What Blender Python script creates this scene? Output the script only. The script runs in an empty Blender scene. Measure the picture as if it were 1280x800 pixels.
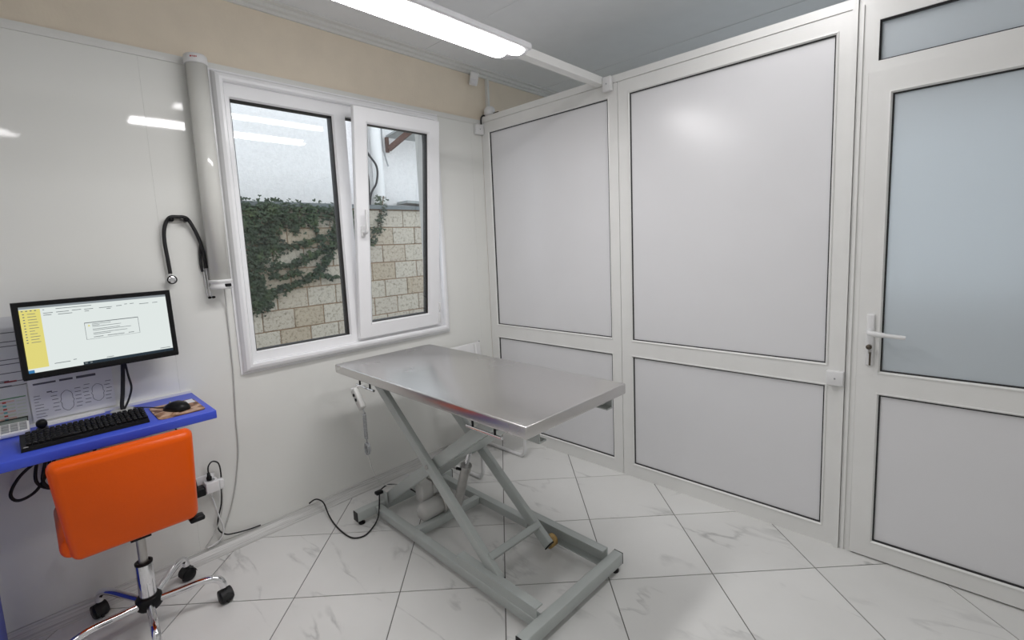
import bpy, bmesh, math, random
from mathutils import Vector, Matrix
random.seed(7)
SC = bpy.context.scene
COL = SC.collection
PI = math.pi

# ------------------------------------------------------------------ camera, world, exposure
cam_d = bpy.data.cameras.new('camera'); cam = bpy.data.objects.new('camera', cam_d); COL.objects.link(cam)
F, CX, CY = 590.19, 638.11, 373.71                     # focal length and principal point for 1280 x 800
yaw, pitch, roll = math.radians(46.0873), math.radians(6.6137), math.radians(-2.5292)
fw = Vector((math.sin(yaw)*math.cos(pitch), math.cos(yaw)*math.cos(pitch), -math.sin(pitch)))
rt = Vector((math.cos(yaw), -math.sin(yaw), 0)); up = rt.cross(fw)
r2 = rt*math.cos(roll) + up*math.sin(roll); u2 = -rt*math.sin(roll) + up*math.cos(roll)
cam.matrix_world = Matrix(((r2.x, u2.x, -fw.x, -2.47016), (r2.y, u2.y, -fw.y, -2.59501), (r2.z, u2.z, -fw.z, 1.45), (0, 0, 0, 1)))
cam_d.sensor_width = 36; cam_d.lens = F*36/1280
cam_d.shift_x = (640-CX)/1280; cam_d.shift_y = (CY-400)/1280
cam_d.clip_start = 0.02
SC.camera = cam
world = bpy.data.worlds.new('overcast_sky'); SC.world = world; world.use_nodes = True
wn = world.node_tree.nodes; bg = wn['Background']
bg.inputs[0].default_value = (0.86, 0.92, 1.0, 1); bg.inputs[1].default_value = 0.95
SC.view_settings.view_transform = 'Standard'; SC.view_settings.look = 'None'
SC.view_settings.gamma = 1; SC.view_settings.use_curve_mapping = False
SC.view_settings.exposure = 0.95
LAMPS = dict(beam=17.0, ceiling=8.0, desk=6.0, beyond=3.5)   # radiance of the lamp diffusers; the one past the partition is an added lamp

# ------------------------------------------------------------------ materials
def mat(name, col, rough=0.5, metal=0.0, var=0.05, scale=8.0, bump=0.0, bscale=60.0, coat=0.0, spec=0.5, stretch=None, rvar=0.0):
    m = bpy.data.materials.new(name); m.use_nodes = True
    nt = m.node_tree; n = nt.nodes; l = nt.links; b = n['Principled BSDF']
    b.inputs['Roughness'].default_value = rough; b.inputs['Metallic'].default_value = metal
    b.inputs['Specular IOR Level'].default_value = spec
    if coat: b.inputs['Coat Weight'].default_value = coat; b.inputs['Coat Roughness'].default_value = 0.05
    tc = n.new('ShaderNodeTexCoord'); mp = n.new('ShaderNodeMapping'); l.new(tc.outputs['Object'], mp.inputs[0])
    if stretch: mp.inputs['Scale'].default_value = stretch
    nz = n.new('ShaderNodeTexNoise'); nz.inputs['Scale'].default_value = scale; nz.inputs['Detail'].default_value = 4
    l.new(mp.outputs[0], nz.inputs['Vector'])
    rp = n.new('ShaderNodeValToRGB'); l.new(nz.outputs['Fac'], rp.inputs[0])
    lo = [max(0, c*(1-var)) for c in col]; hi = [min(1, c*(1+var)) for c in col]
    rp.color_ramp.elements[0].position = 0.3; rp.color_ramp.elements[1].position = 0.7
    rp.color_ramp.elements[0].color = (*lo, 1); rp.color_ramp.elements[1].color = (*hi, 1)
    l.new(rp.outputs[0], b.inputs['Base Color'])
    if rvar:
        mr = n.new('ShaderNodeMapRange'); mr.inputs[3].default_value = rough-rvar; mr.inputs[4].default_value = rough+rvar
        l.new(nz.outputs['Fac'], mr.inputs[0]); l.new(mr.outputs[0], b.inputs['Roughness'])
    if bump:
        n2 = n.new('ShaderNodeTexNoise'); n2.inputs['Scale'].default_value = bscale; n2.inputs['Detail'].default_value = 3
        l.new(mp.outputs[0], n2.inputs['Vector'])
        bp = n.new('ShaderNodeBump'); bp.inputs['Strength'].default_value = bump; bp.inputs['Distance'].default_value = 0.01
        l.new(n2.outputs['Fac'], bp.inputs['Height']); l.new(bp.outputs[0], b.inputs['Normal'])
    return m
def emit(name, col, s):
    m = bpy.data.materials.new(name); m.use_nodes = True
    n = m.node_tree.nodes; l = m.node_tree.links; n.remove(n['Principled BSDF'])
    e = n.new('ShaderNodeEmission'); e.inputs[0].default_value = (*col, 1); e.inputs[1].default_value = s
    l.new(e.outputs[0], n['Material Output'].inputs[0]); return m
def glass_mat(name, tint=(0.97, 0.985, 0.98)):
    m = bpy.data.materials.new(name); m.use_nodes = True
    n = m.node_tree.nodes; l = m.node_tree.links; n.remove(n['Principled BSDF'])
    t = n.new('ShaderNodeBsdfTransparent'); t.inputs[0].default_value = (*tint, 1)
    g = n.new('ShaderNodeBsdfGlossy'); g.inputs['Roughness'].default_value = 0.0
    f = n.new('ShaderNodeFresnel'); f.inputs[0].default_value = 1.5
    mx = n.new('ShaderNodeMixShader'); l.new(f.outputs[0], mx.inputs[0]); l.new(t.outputs[0], mx.inputs[1]); l.new(g.outputs[0], mx.inputs[2])
    l.new(mx.outputs[0], n['Material Output'].inputs[0]); return m
def marble(name):
    m = bpy.data.materials.new(name); m.use_nodes = True
    nt = m.node_tree; n = nt.nodes; l = nt.links; b = n['Principled BSDF']
    b.inputs['Roughness'].default_value = 0.2; b.inputs['Specular IOR Level'].default_value = 0.45
    tc = n.new('ShaderNodeTexCoord'); oi = n.new('ShaderNodeObjectInfo')
    cb = n.new('ShaderNodeCombineXYZ'); mm = n.new('ShaderNodeMath'); mm.operation = 'MULTIPLY'; mm.inputs[1].default_value = 97.0
    l.new(oi.outputs['Random'], mm.inputs[0])
    for i in range(3): l.new(mm.outputs[0], cb.inputs[i])
    ad = n.new('ShaderNodeVectorMath'); ad.operation = 'ADD'; l.new(tc.outputs['Object'], ad.inputs[0]); l.new(cb.outputs[0], ad.inputs[1])
    n1 = n.new('ShaderNodeTexNoise'); n1.inputs['Scale'].default_value = 1.5; n1.inputs['Detail'].default_value = 6; n1.inputs['Distortion'].default_value = 0.5
    vm = n.new('ShaderNodeMapping'); vm.inputs['Rotation'].default_value = (0, 0, 0.5); vm.inputs['Scale'].default_value = (2.6, 0.9, 1); l.new(ad.outputs[0], vm.inputs[0]); l.new(vm.outputs[0], n1.inputs['Vector'])
    # thin veins where the noise crosses 0.5
    s = n.new('ShaderNodeMath'); s.operation = 'SUBTRACT'; s.inputs[1].default_value = 0.5; l.new(n1.outputs['Fac'], s.inputs[0])
    a = n.new('ShaderNodeMath'); a.operation = 'ABSOLUTE'; l.new(s.outputs[0], a.inputs[0])
    vr = n.new('ShaderNodeValToRGB'); l.new(a.outputs[0], vr.inputs[0])
    vr.color_ramp.elements[0].position = 0.0; vr.color_ramp.elements[0].color = (1, 1, 1, 1)
    vr.color_ramp.elements[1].position = 0.022; vr.color_ramp.elements[1].color = (0, 0, 0, 1)
    n2 = n.new('ShaderNodeTexNoise'); n2.inputs['Scale'].default_value = 4.0; n2.inputs['Detail'].default_value = 3; l.new(ad.outputs[0], n2.inputs['Vector'])
    r2_ = n.new('ShaderNodeValToRGB'); l.new(n2.outputs['Fac'], r2_.inputs[0]); r2_.color_ramp.elements[0].position = 0.48; r2_.color_ramp.elements[1].position = 0.72
    mu = n.new('ShaderNodeMath'); mu.operation = 'MULTIPLY'; l.new(vr.outputs[0], mu.inputs[0]); l.new(r2_.outputs[0], mu.inputs[1])
    n3 = n.new('ShaderNodeTexNoise'); n3.inputs['Scale'].default_value = 1.7; n3.inputs['Detail'].default_value = 5; l.new(ad.outputs[0], n3.inputs['Vector'])
    base = n.new('ShaderNodeValToRGB'); l.new(n3.outputs['Fac'], base.inputs[0])
    base.color_ramp.elements[0].position = 0.3; base.color_ramp.elements[0].color = (0.72, 0.72, 0.70, 1)
    base.color_ramp.elements[1].position = 0.65; base.color_ramp.elements[1].color = (0.80, 0.80, 0.78, 1)
    mx = n.new('ShaderNodeMix'); mx.data_type = 'RGBA'; l.new(mu.outputs[0], mx.inputs[0]); l.new(base.outputs[0], mx.inputs[6]); mx.inputs[7].default_value = (0.46, 0.46, 0.45, 1)
    l.new(mx.outputs[2], b.inputs['Base Color']); return m
def stone(name):
    m = bpy.data.materials.new(name); m.use_nodes = True
    nt = m.node_tree; n = nt.nodes; l = nt.links; b = n['Principled BSDF']; b.inputs['Roughness'].default_value = 0.9
    tc = n.new('ShaderNodeTexCoord'); oi = n.new('ShaderNodeObjectInfo')
    ad = n.new('ShaderNodeVectorMath'); ad.operation = 'ADD'; l.new(tc.outputs['Object'], ad.inputs[0])
    mm = n.new('ShaderNodeMath'); mm.operation = 'MULTIPLY'; mm.inputs[1].default_value = 53.0; l.new(oi.outputs['Random'], mm.inputs[0])
    cb = n.new('ShaderNodeCombineXYZ'); l.new(mm.outputs[0], cb.inputs[0]); l.new(mm.outputs[0], cb.inputs[2]); l.new(cb.outputs[0], ad.inputs[1])
    r = n.new('ShaderNodeValToRGB'); l.new(oi.outputs['Random'], r.inputs[0]); e = r.color_ramp.elements
    e[0].position = 0; e[0].color = (0.50, 0.465, 0.40, 1); e[1].position = 1; e[1].color = (0.42, 0.36, 0.28, 1)
    k = e.new(0.72); k.color = (0.47, 0.43, 0.37, 1); k = e.new(0.86); k.color = (0.44, 0.38, 0.30, 1)
    nz = n.new('ShaderNodeTexNoise'); nz.inputs['Scale'].default_value = 24; nz.inputs['Detail'].default_value = 6; nz.inputs['Roughness'].default_value = 0.7; l.new(ad.outputs[0], nz.inputs['Vector'])
    r3 = n.new('ShaderNodeValToRGB'); l.new(nz.outputs['Fac'], r3.inputs[0]); r3.color_ramp.elements[0].position = 0.32; r3.color_ramp.elements[0].color = (0.35, 0.33, 0.28, 1); r3.color_ramp.elements[1].position = 0.5; r3.color_ramp.elements[1].color = (1, 1, 1, 1)
    mx = n.new('ShaderNodeMix'); mx.data_type = 'RGBA'; mx.blend_type = 'MULTIPLY'; mx.inputs[0].default_value = 0.95
    l.new(r.outputs[0], mx.inputs[6]); l.new(r3.outputs[0], mx.inputs[7]); l.new(mx.outputs[2], b.inputs['Base Color'])
    bp = n.new('ShaderNodeBump'); bp.inputs['Strength'].default_value = 0.5; bp.inputs['Distance'].default_value = 0.02; l.new(nz.outputs['Fac'], bp.inputs['Height']); l.new(bp.outputs[0], b.inputs['Normal'])
    return m
def ramp_mat(name, stops, scale, rough, stretch=(1, 1, 1), dist=0.0, detail=4, coat=0):
    m = bpy.data.materials.new(name); m.use_nodes = True
    nt = m.node_tree; n = nt.nodes; l = nt.links; b = n['Principled BSDF']; b.inputs['Roughness'].default_value = rough
    tc = n.new('ShaderNodeTexCoord'); mp = n.new('ShaderNodeMapping'); mp.inputs['Scale'].default_value = stretch; l.new(tc.outputs['Object'], mp.inputs[0])
    nz = n.new('ShaderNodeTexNoise'); nz.inputs['Scale'].default_value = scale; nz.inputs['Detail'].default_value = detail; nz.inputs['Distortion'].default_value = dist; l.new(mp.outputs[0], nz.inputs['Vector'])
    r = n.new('ShaderNodeValToRGB'); l.new(nz.outputs['Fac'], r.inputs[0]); e = r.color_ramp.elements
    e[0].position, e[0].color = stops[0][0], (*stops[0][1], 1); e[1].position, e[1].color = stops[-1][0], (*stops[-1][1], 1)
    for p, c in stops[1:-1]: k = e.new(p); k.color = (*c, 1)
    l.new(r.outputs[0], b.inputs['Base Color']); return m

M = dict(
    pvc=mat('white_pvc', (0.83, 0.83, 0.81), 0.28, var=0.015),
    pvc_win=mat('window_pvc', (0.91, 0.915, 0.93), 0.22, var=0.01),
    panel=mat('sandwich_panel', (0.78, 0.78, 0.795), 0.26, var=0.012, scale=3, spec=0.42),
    clad=mat('glossy_wall_panel', (0.825, 0.83, 0.795), 0.05, var=0.012, scale=2.0, bump=0.012, bscale=2.5, spec=0.6),
    beige=mat('beige_paint', (0.80, 0.71, 0.58), 0.85, var=0.03, bump=0.15, bscale=90),
    ceil=mat('ceiling_panel', (0.84, 0.855, 0.87), 0.55, var=0.015),
    room=mat('room_paint', (0.82, 0.82, 0.80), 0.7, var=0.02),
    grout=mat('dark_grout', (0.16, 0.155, 0.145), 0.9),
    tile=marble('marble_tile'),
    base=ramp_mat('streaked_skirting', [(0.35, (0.48, 0.48, 0.46)), (0.6, (0.72, 0.72, 0.70))], 6, 0.4, (1, 60, 60), 0.2),
    trim=mat('white_trim', (0.74, 0.74, 0.71), 0.4, var=0.015),
    gask=mat('black_gasket', (0.015, 0.015, 0.016), 0.5),
    glass=glass_mat('clear_glass'),
    steel=mat('brushed_steel', (0.64, 0.625, 0.615), 0.27, 1.0, var=0.02, scale=3, stretch=(1, 1, 1), rvar=0.02),
    chrome=mat('chrome', (0.80, 0.80, 0.82), 0.07, 1.0, var=0.02),
    grey=mat('grey_green_enamel', (0.48, 0.515, 0.50), 0.35, var=0.04),
    dgrey=mat('grey_plastic', (0.36, 0.37, 0.38), 0.5),
    lgrey=mat('light_grey_plastic', (0.58, 0.58, 0.56), 0.45),
    castal=mat('cast_aluminium', (0.52, 0.51, 0.49), 0.38, 0.7, var=0.08, scale=30),
    black=mat('black_plastic', (0.008, 0.008, 0.009), 0.35, spec=0.22),
    rubber=mat('black_rubber', (0.012, 0.012, 0.013), 0.6),
    orange=mat('orange_leatherette', (0.87, 0.108, 0.0003), 0.30, var=0.04, scale=5, bump=0.08, bscale=160, spec=0.25),
    blue=mat('blue_laminate', (0.05, 0.095, 0.66), 0.36, var=0.03),
    white=mat('white_plastic', (0.80, 0.80, 0.80), 0.35, var=0.015),
    tubew=mat('lamp_tube_enamel', (0.70, 0.70, 0.66), 0.12, var=0.015, spec=0.6),
    paper=mat('paper', (0.78, 0.78, 0.80), 0.7, var=0.02),
    paperg=mat('grey_paper', (0.62, 0.63, 0.64), 0.7, var=0.02),
    ink=mat('ink', (0.10, 0.10, 0.12), 0.7),
    green_ink=mat('green_ink', (0.10, 0.28, 0.12), 0.7), red_ink=mat('red_ink', (0.50, 0.06, 0.05), 0.7), teal_ink=mat('teal_ink', (0.1, 0.4, 0.42), 0.7),
    pink_ink=mat('pink_ink', (0.65, 0.45, 0.40), 0.7), row_ink=mat('row_ink', (0.55, 0.60, 0.50), 0.7),
    fur=ramp_mat('fur_print', [(0.36, (0.06, 0.03, 0.02)), (0.45, (0.34, 0.17, 0.09)), (0.53, (0.66, 0.46, 0.34)), (0.62, (0.16, 0.07, 0.04))], 13, 0.6, (1, 1, 1), 0.6),
    lcd=mat('calculator_display', (0.20, 0.24, 0.22), 0.25),
    brass=mat('brass_key', (0.12, 0.10, 0.08), 0.35, 0.9),
    wood=mat('worn_roller', (0.40, 0.26, 0.09), 0.6, var=0.3, scale=40),
    stone=stone('shell_limestone'), mortar=mat('brown_mortar', (0.30, 0.20, 0.13), 0.95, var=0.15, scale=30),
    stucco=mat('white_stucco', (0.80, 0.79, 0.79), 0.9, var=0.05, scale=25, bump=0.9, bscale=55),
    coping=mat('slate_coping', (0.13, 0.15, 0.16), 0.7, var=0.1), ground=mat('outside_ground', (0.35, 0.33, 0.30), 0.95, var=0.2),
    rust=mat('rusty_steel', (0.12, 0.06, 0.045), 0.8, var=0.3, scale=30), concrete=mat('grey_sheet', (0.36, 0.38, 0.38), 0.8, var=0.1),
    leaf=ramp_mat('ivy_leaf', [(0.3, (0.005, 0.014, 0.005)), (0.55, (0.015, 0.036, 0.010)), (0.75, (0.05, 0.075, 0.02))], 7, 0.6), stem=mat('ivy_stem', (0.10, 0.06, 0.03), 0.9),
    housing=mat('lamp_housing', (0.72, 0.72, 0.74), 0.35),
    scr=emit('screen_white', (0.80, 0.86, 0.84), 0.48), scry=emit('screen_yellow', (0.80, 0.72, 0.22), 0.48), scrg=emit('screen_grey', (0.26, 0.29, 0.31), 0.5), scrk=emit('screen_text', (0.16, 0.18, 0.19), 0.5), scrd=emit('screen_dark', (0.02, 0.03, 0.04), 0.7), scrb=emit('screen_blue', (0.03, 0.12, 0.25), 0.8),
)
def frosted():
    m = bpy.data.materials.new('frosted_glass'); m.use_nodes = True
    n = m.node_tree.nodes; l = m.node_tree.links; b = n['Principled BSDF']
    b.inputs['Base Color'].default_value = (0.74, 0.80, 0.84, 1); b.inputs['Roughness'].default_value = 0.42
    b.inputs['Transmission Weight'].default_value = 0.35; b.inputs['IOR'].default_value = 1.3
    nz = n.new('ShaderNodeTexNoise'); nz.inputs['Scale'].default_value = 300; bp = n.new('ShaderNodeBump'); bp.inputs['Strength'].default_value = 0.05
    l.new(nz.outputs['Fac'], bp.inputs['Height']); l.new(bp.outputs[0], b.inputs['Normal']); return m
M['frost'] = frosted()

# ------------------------------------------------------------------ mesh helpers
class MB:
    def __init__(s): s.v = []; s.f = []; s.sm = []
    def add(s, vs, fs, smooth=False):
        o = len(s.v); s.v += [Vector(p) for p in vs]; s.f += [tuple(i+o for i in f) for f in fs]; s.sm += [smooth]*len(fs); return s
    def box(s, x0, x1, y0, y1, z0, z1):
        if x0 > x1: x0, x1 = x1, x0
        if y0 > y1: y0, y1 = y1, y0
        if z0 > z1: z0, z1 = z1, z0
        return s.add([(x0,y0,z0),(x1,y0,z0),(x1,y1,z0),(x0,y1,z0),(x0,y0,z1),(x1,y0,z1),(x1,y1,z1),(x0,y1,z1)],
                     [(3,2,1,0),(4,5,6,7),(0,1,5,4),(1,2,6,5),(2,3,7,6),(3,0,4,7)])
    def rbox(s, x0, x1, y0, y1, z0, z1, r=0.004, seg=2, mtx=None):
        bm = bmesh.new(); bmesh.ops.create_cube(bm, size=1)
        for v in bm.verts: v.co = Vector(((x0+x1)/2+v.co.x*(x1-x0), (y0+y1)/2+v.co.y*(y1-y0), (z0+z1)/2+v.co.z*(z1-z0)))
        bmesh.ops.bevel(bm, geom=list(bm.edges), offset=r, segments=seg, profile=0.5, affect='EDGES')
        if mtx is not None: bmesh.ops.transform(bm, matrix=mtx, verts=bm.verts)
        bm.verts.index_update(); s.add([v.co.copy() for v in bm.verts], [[v.index for v in f.verts] for f in bm.faces], True); bm.free(); return s
    def bar(s, a, b, w, h, upv=(0, 0, 1), r=0):
        a = Vector(a); b = Vector(b); d = (b-a); L = d.length; d.normalize(); upv = Vector(upv)
        x = d.cross(upv).normalized(); z = x.cross(d)
        m = Matrix(((x.x, d.x, z.x, a.x), (x.y, d.y, z.y, a.y), (x.z, d.z, z.z, a.z), (0, 0, 0, 1)))
        if r: return s.rbox(-w/2, w/2, 0, L, -h/2, h/2, r, 2, m)
        t = MB().box(-w/2, w/2, 0, L, -h/2, h/2); return s.add([m @ v for v in t.v], t.f)
    def tube(s, pts, r, seg=8, caps=True, closed=False):
        P = [Vector(p) for p in pts]; n = len(P); R = r if isinstance(r, (list, tuple)) else [r]*n
        vs = []; fs = []; prev = None
        for i in range(n):
            if closed: d = P[(i+1) % n]-P[i-1]
            else: d = P[min(i+1, n-1)]-P[max(i-1, 0)]
            d.normalize()
            if prev is None:
                a = Vector((0, 0, 1)) if abs(d.z) < 0.9 else Vector((1, 0, 0)); x = d.cross(a).normalized()
            else: x = (prev-d*prev.dot(d)).normalized()
            prev = x; y = d.cross(x)
            for k in range(seg):
                t = 2*PI*k/seg; vs.append(P[i]+x*(R[i]*math.cos(t))+y*(R[i]*math.sin(t)))
        for i in range(n if closed else n-1):
            j = (i+1) % n
            for k in range(seg):
                k2 = (k+1) % seg; fs.append((i*seg+k, i*seg+k2, j*seg+k2, j*seg+k))
        s.add(vs, fs, True)
        if caps and not closed:
            o = len(vs); s.add(vs[:seg], [tuple(range(seg-1, -1, -1))]); s.add(vs[-seg:], [tuple(range(seg))])
        return s
    def lathe(s, prof, c=(0, 0, 0), axis='z', seg=24, mtx=None):
        vs = []; fs = []; n = len(prof); c = Vector(c)
        for k in range(seg):
            t = 2*PI*k/seg
            for r, h in prof:
                p = {'z': (r*math.cos(t), r*math.sin(t), h), 'y': (r*math.cos(t), h, -r*math.sin(t)), 'x': (h, r*math.cos(t), r*math.sin(t))}[axis]
                p = Vector(p); p = (mtx @ p) if mtx is not None else p
                vs.append(c+p)
        for k in range(seg):
            k2 = (k+1) % seg
            for i in range(n-1): fs.append((k*n+i, k2*n+i, k2*n+i+1, k*n+i+1))
        return s.add(vs, fs, True)
    def sweep(s, a0, a1, z0, z1, prof, plane='xz', smooth=False):
        """mitred rectangular frame; prof = closed loop of (outward offset, depth)"""
        vs = []; fs = []; n = len(prof)
        for ca, cz, sa, sz in ((a0, z0, -1, -1), (a1, z0, 1, -1), (a1, z1, 1, 1), (a0, z1, -1, 1)):
            for d, y in prof:
                if plane == 'xz': vs.append((ca+sa*d, y, cz+sz*d))
                else: vs.append((y, ca+sa*d, cz+sz*d))
        for c in range(4):
            c2 = (c+1) % 4
            for i in range(n):
                j = (i+1) % n; fs.append((c*n+i, c2*n+i, c2*n+j, c*n+j))
        return s.add(vs, fs, smooth)
    def prism(s, poly, z0, z1):
        n = len(poly); vs = [(x, y, z0) for x, y in poly]+[(x, y, z1) for x, y in poly]
        fs = [tuple(range(n-1, -1, -1)), tuple(range(n, 2*n))]+[(i, (i+1) % n, n+(i+1) % n, n+i) for i in range(n)]
        return s.add(vs, fs)
    def ext(s, poly, axis, a, b):
        """extrude a 2-D polygon along an axis; x: poly is (y,z); y: poly is (x,z)"""
        n = len(poly); vs = []
        for t in (a, b):
            for p, q in poly: vs.append((t, p, q) if axis == 'x' else (p, t, q))
        fs = [tuple(range(n)), tuple(range(2*n-1, n-1, -1))]+[(i, n+i, n+(i+1) % n, (i+1) % n) for i in range(n)]
        return s.add(vs, fs)
    def mesh(s, name, off=Vector((0, 0, 0))):
        me = bpy.data.meshes.new(name); me.from_pydata([tuple(p-off) for p in s.v], [], s.f)
        for p, k in zip(me.polygons, s.sm): p.use_smooth = k
        bm = bmesh.new(); bm.from_mesh(me); bmesh.ops.recalc_face_normals(bm, faces=bm.faces); bm.to_mesh(me); bm.free()
        me.update(); return me
WL = {}
def thing(name, loc, label, cat, group=None, kind=None):
    o = bpy.data.objects.new(name, None); o.empty_display_size = 0.05; COL.objects.link(o); o.location = loc; WL[o] = Vector(loc)
    tag(o, label, cat, group, kind); return o
def tag(o, label=None, cat=None, group=None, kind=None):
    if label: o['label'] = label
    if cat: o['category'] = cat
    if group: o['group'] = group
    if kind: o['kind'] = kind
    return o
def obj(name, mb, m, parent=None, base=None, label=None, kind=None):
    """parts are given in world coordinates (before any rotation of their thing)"""
    off = WL[parent] if parent else Vector(base or (0, 0, 0))
    me = mb.mesh(name, off); me.materials.append(M[m] if isinstance(m, str) else m)
    o = bpy.data.objects.new(name, me); COL.objects.link(o); WL[o] = off
    if parent: o.parent = parent
    else: o.location = off
    if label: o['label'] = label
    if kind: o['kind'] = kind
    return o
def inst(name, me, loc, parent):
    o = bpy.data.objects.new(name, me); COL.objects.link(o); o.parent = parent; o.location = Vector(loc)-WL[parent]; WL[o] = Vector(loc); return o
def arc(c, r, a0, a1, n, f):
    return [f(c, r, a0+(a1-a0)*i/n) for i in range(n+1)]
def smooth_path(pts, n=6):
    P = [Vector(p) for p in pts]; out = []
    for i in range(len(P)-1):
        p0 = P[max(i-1, 0)]; p1 = P[i]; p2 = P[i+1]; p3 = P[min(i+2, len(P)-1)]
        for k in range(n):
            t = k/n
            out.append(0.5*((2*p1)+(-p0+p2)*t+(2*p0-5*p1+4*p2-p3)*t*t+(-p0+3*p1-3*p2+p3)*t**3))
    out.append(P[-1]); return out

# ------------------------------------------------------------------ the room shell
XL, YB, XR, ZC = -3.3, -3.7, 2.6, 2.712
# floor of the room: grout bed + diagonal tiles
fl = obj('floor', MB().box(XL, 0.03, YB, 0.0, -0.06, -0.0025), 'grout', base=(-1.6, -1.8, 0))
tag(fl, 'grey-white marble look tiled floor laid diagonally with dark joints', 'floor', kind='structure')
S = 0.634; A0 = -1.156; B0 = -0.066                     # x+y = A0 + S k ; y-x = B0 + S k
def clip(poly, ax, lim, keep_less):
    out = []
    for i in range(len(poly)):
        p = poly[i]; q = poly[(i+1) % len(poly)]
        ip = (p[ax] <= lim) if keep_less else (p[ax] >= lim); iq = (q[ax] <= lim) if keep_less else (q[ax] >= lim)
        if ip: out.append(p)
        if ip != iq:
            t = (lim-p[ax])/(q[ax]-p[ax]); out.append((p[0]+(q[0]-p[0])*t, p[1]+(q[1]-p[1])*t))
    return out
full_tile = None; g = 0.0032
for i in range(-10, 4):
    for j in range(-6, 8):
        a0 = A0+S*i+g; a1 = A0+S*(i+1)-g; b0 = B0+S*j+g; b1 = B0+S*(j+1)-g
        poly = [((a-b)/2, (a+b)/2) for a, b in ((a0, b0), (a0, b1), (a1, b1), (a1, b0))]
        cx = sum(p[0] for p in poly)/4; cy = sum(p[1] for p in poly)/4
        if cx > 0.5 or cx < XL-0.5 or cy > 0.5 or cy < YB-0.5: continue
        q = poly
        for ax, lim, kl in ((0, 0.03, True), (0, XL, False), (1, 0.0, True), (1, YB, False)):
            if q: q = clip(q, ax, lim, kl)
        if len(q) < 3: continue
        ar = abs(sum(q[k][0]*q[(k+1) % len(q)][1]-q[(k+1) % len(q)][0]*q[k][1] for k in range(len(q))))/2
        if ar < 0.0008: continue
        if ar > 0.1965 and full_tile is not None: me = full_tile
        else:
            me = MB().prism([(x-cx, y-cy) for x, y in q], -0.008, 0.0).mesh('tile'); me.materials.append(M['tile'])
            if ar > 0.1965: full_tile = me
        inst('tile', me, (cx, cy, 0), fl)
tag(obj('floor', MB().box(0.03, XR, YB, 0.0, -0.06, -0.002), 'room', base=(1.3, -1.8, 0)), 'plain floor of the space beyond the white partition', 'floor', kind='structure')
# window wall (masonry behind the panels)
wx0, wx1, wz0, wz1 = -1.725, -0.435, 0.885, 2.295
ww = obj('wall_window', MB().box(XL-0.1, wx0, 0.012, 0.22, -0.06, ZC).box(wx1, XR, 0.012, 0.22, -0.06, ZC).box(wx0, wx1, 0.012, 0.22, -0.06, wz0).box(wx0, wx1, 0.012, 0.22, wz1, ZC), 'beige', base=(-1, 0.1, 0))
tag(ww, 'wall with the window, beige paint above glossy white panels', 'wall', kind='structure')
ZT = 2.333
edges = [XL, -3.01, -2.008, -0.108, -0.001]
for a, b in zip(edges[:-1], edges[1:]):
    a2 = a+0.0002; b2 = b-0.0002; mb = MB()
    if a < wx0 < b:
        mb.box(a2, wx0, 0, 0.011, 0.02, ZT).box(wx1, b2, 0, 0.011, 0.02, ZT).box(wx0, wx1, 0, 0.011, 0.02, wz0).box(wx0, wx1, 0, 0.011, wz1, ZT)
    else: mb.box(a2, b2, 0, 0.011, 0.02, ZT)
    obj('panel', mb, 'clad', ww)
t = obj('trim_1', MB().ext([(0.011, ZT-0.012), (-0.006, ZT-0.012), (-0.008, ZT+0.004), (-0.008, ZT+0.02), (0.011, ZT+0.026)], 'x', XL, -0.001), 'trim', base=(-1.6, 0, ZT))
tag(t, 'thin white cap strip along the top of the glossy wall panels', 'trim', kind='structure')
t = obj('trim_2', MB().ext([(0.012, ZC), (-0.045, ZC), (-0.045, ZC-0.012), (-0.02, ZC-0.014), (-0.018, ZC-0.03), (0.0, ZC-0.034), (0.0, ZC-0.05), (0.012, ZC-0.05)], 'x', XL, XR), 'trim', base=(0, 0, ZC))
tag(t, 'stepped white cornice where the beige wall meets the ceiling', 'trim', kind='structure')
t = obj('baseboard_window', MB().ext([(0.0, 0.0), (-0.05, 0.0), (-0.049, 0.005), (-0.028, 0.018), (-0.012, 0.034), (-0.009, 0.046), (0.0, 0.046)], 'x', XL, -0.001), 'base', base=(-1.6, 0, 0))
tag(t, 'low sloping streaked grey and white skirting under the window wall', 'baseboard', kind='structure')
# ceiling with joint strips
ce = obj('ceiling', MB().box(XL-0.1, XR, YB-0.1, 0.22, ZC, ZC+0.08), 'ceil', base=(0, -1.8, ZC))
tag(ce, 'pale grey panelled ceiling running over the partition', 'ceiling', kind='structure')
for x in (-1.69, -0.49, 0.71, 1.91): obj('joint_strip', MB().ext([(x-0.016, ZC), (x-0.013, ZC-0.003), (x+0.013, ZC-0.003), (x+0.016, ZC)], 'y', YB, -0.05), 'ceil', ce)
for nm, b, lab in (('wall_left', (XL-0.1, XL, YB, 0.012, -0.06, ZC), 'plain white wall left of the desk outside the picture'), ('wall_back', (XL-0.1, XR, YB-0.1, YB, -0.06, ZC), 'plain white wall opposite the window'),
                   ):
    tag(obj(nm, MB().box(*b), 'room', base=((b[0]+b[1])/2, (b[2]+b[3])/2, 0)), lab, 'wall', kind='structure')

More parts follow.
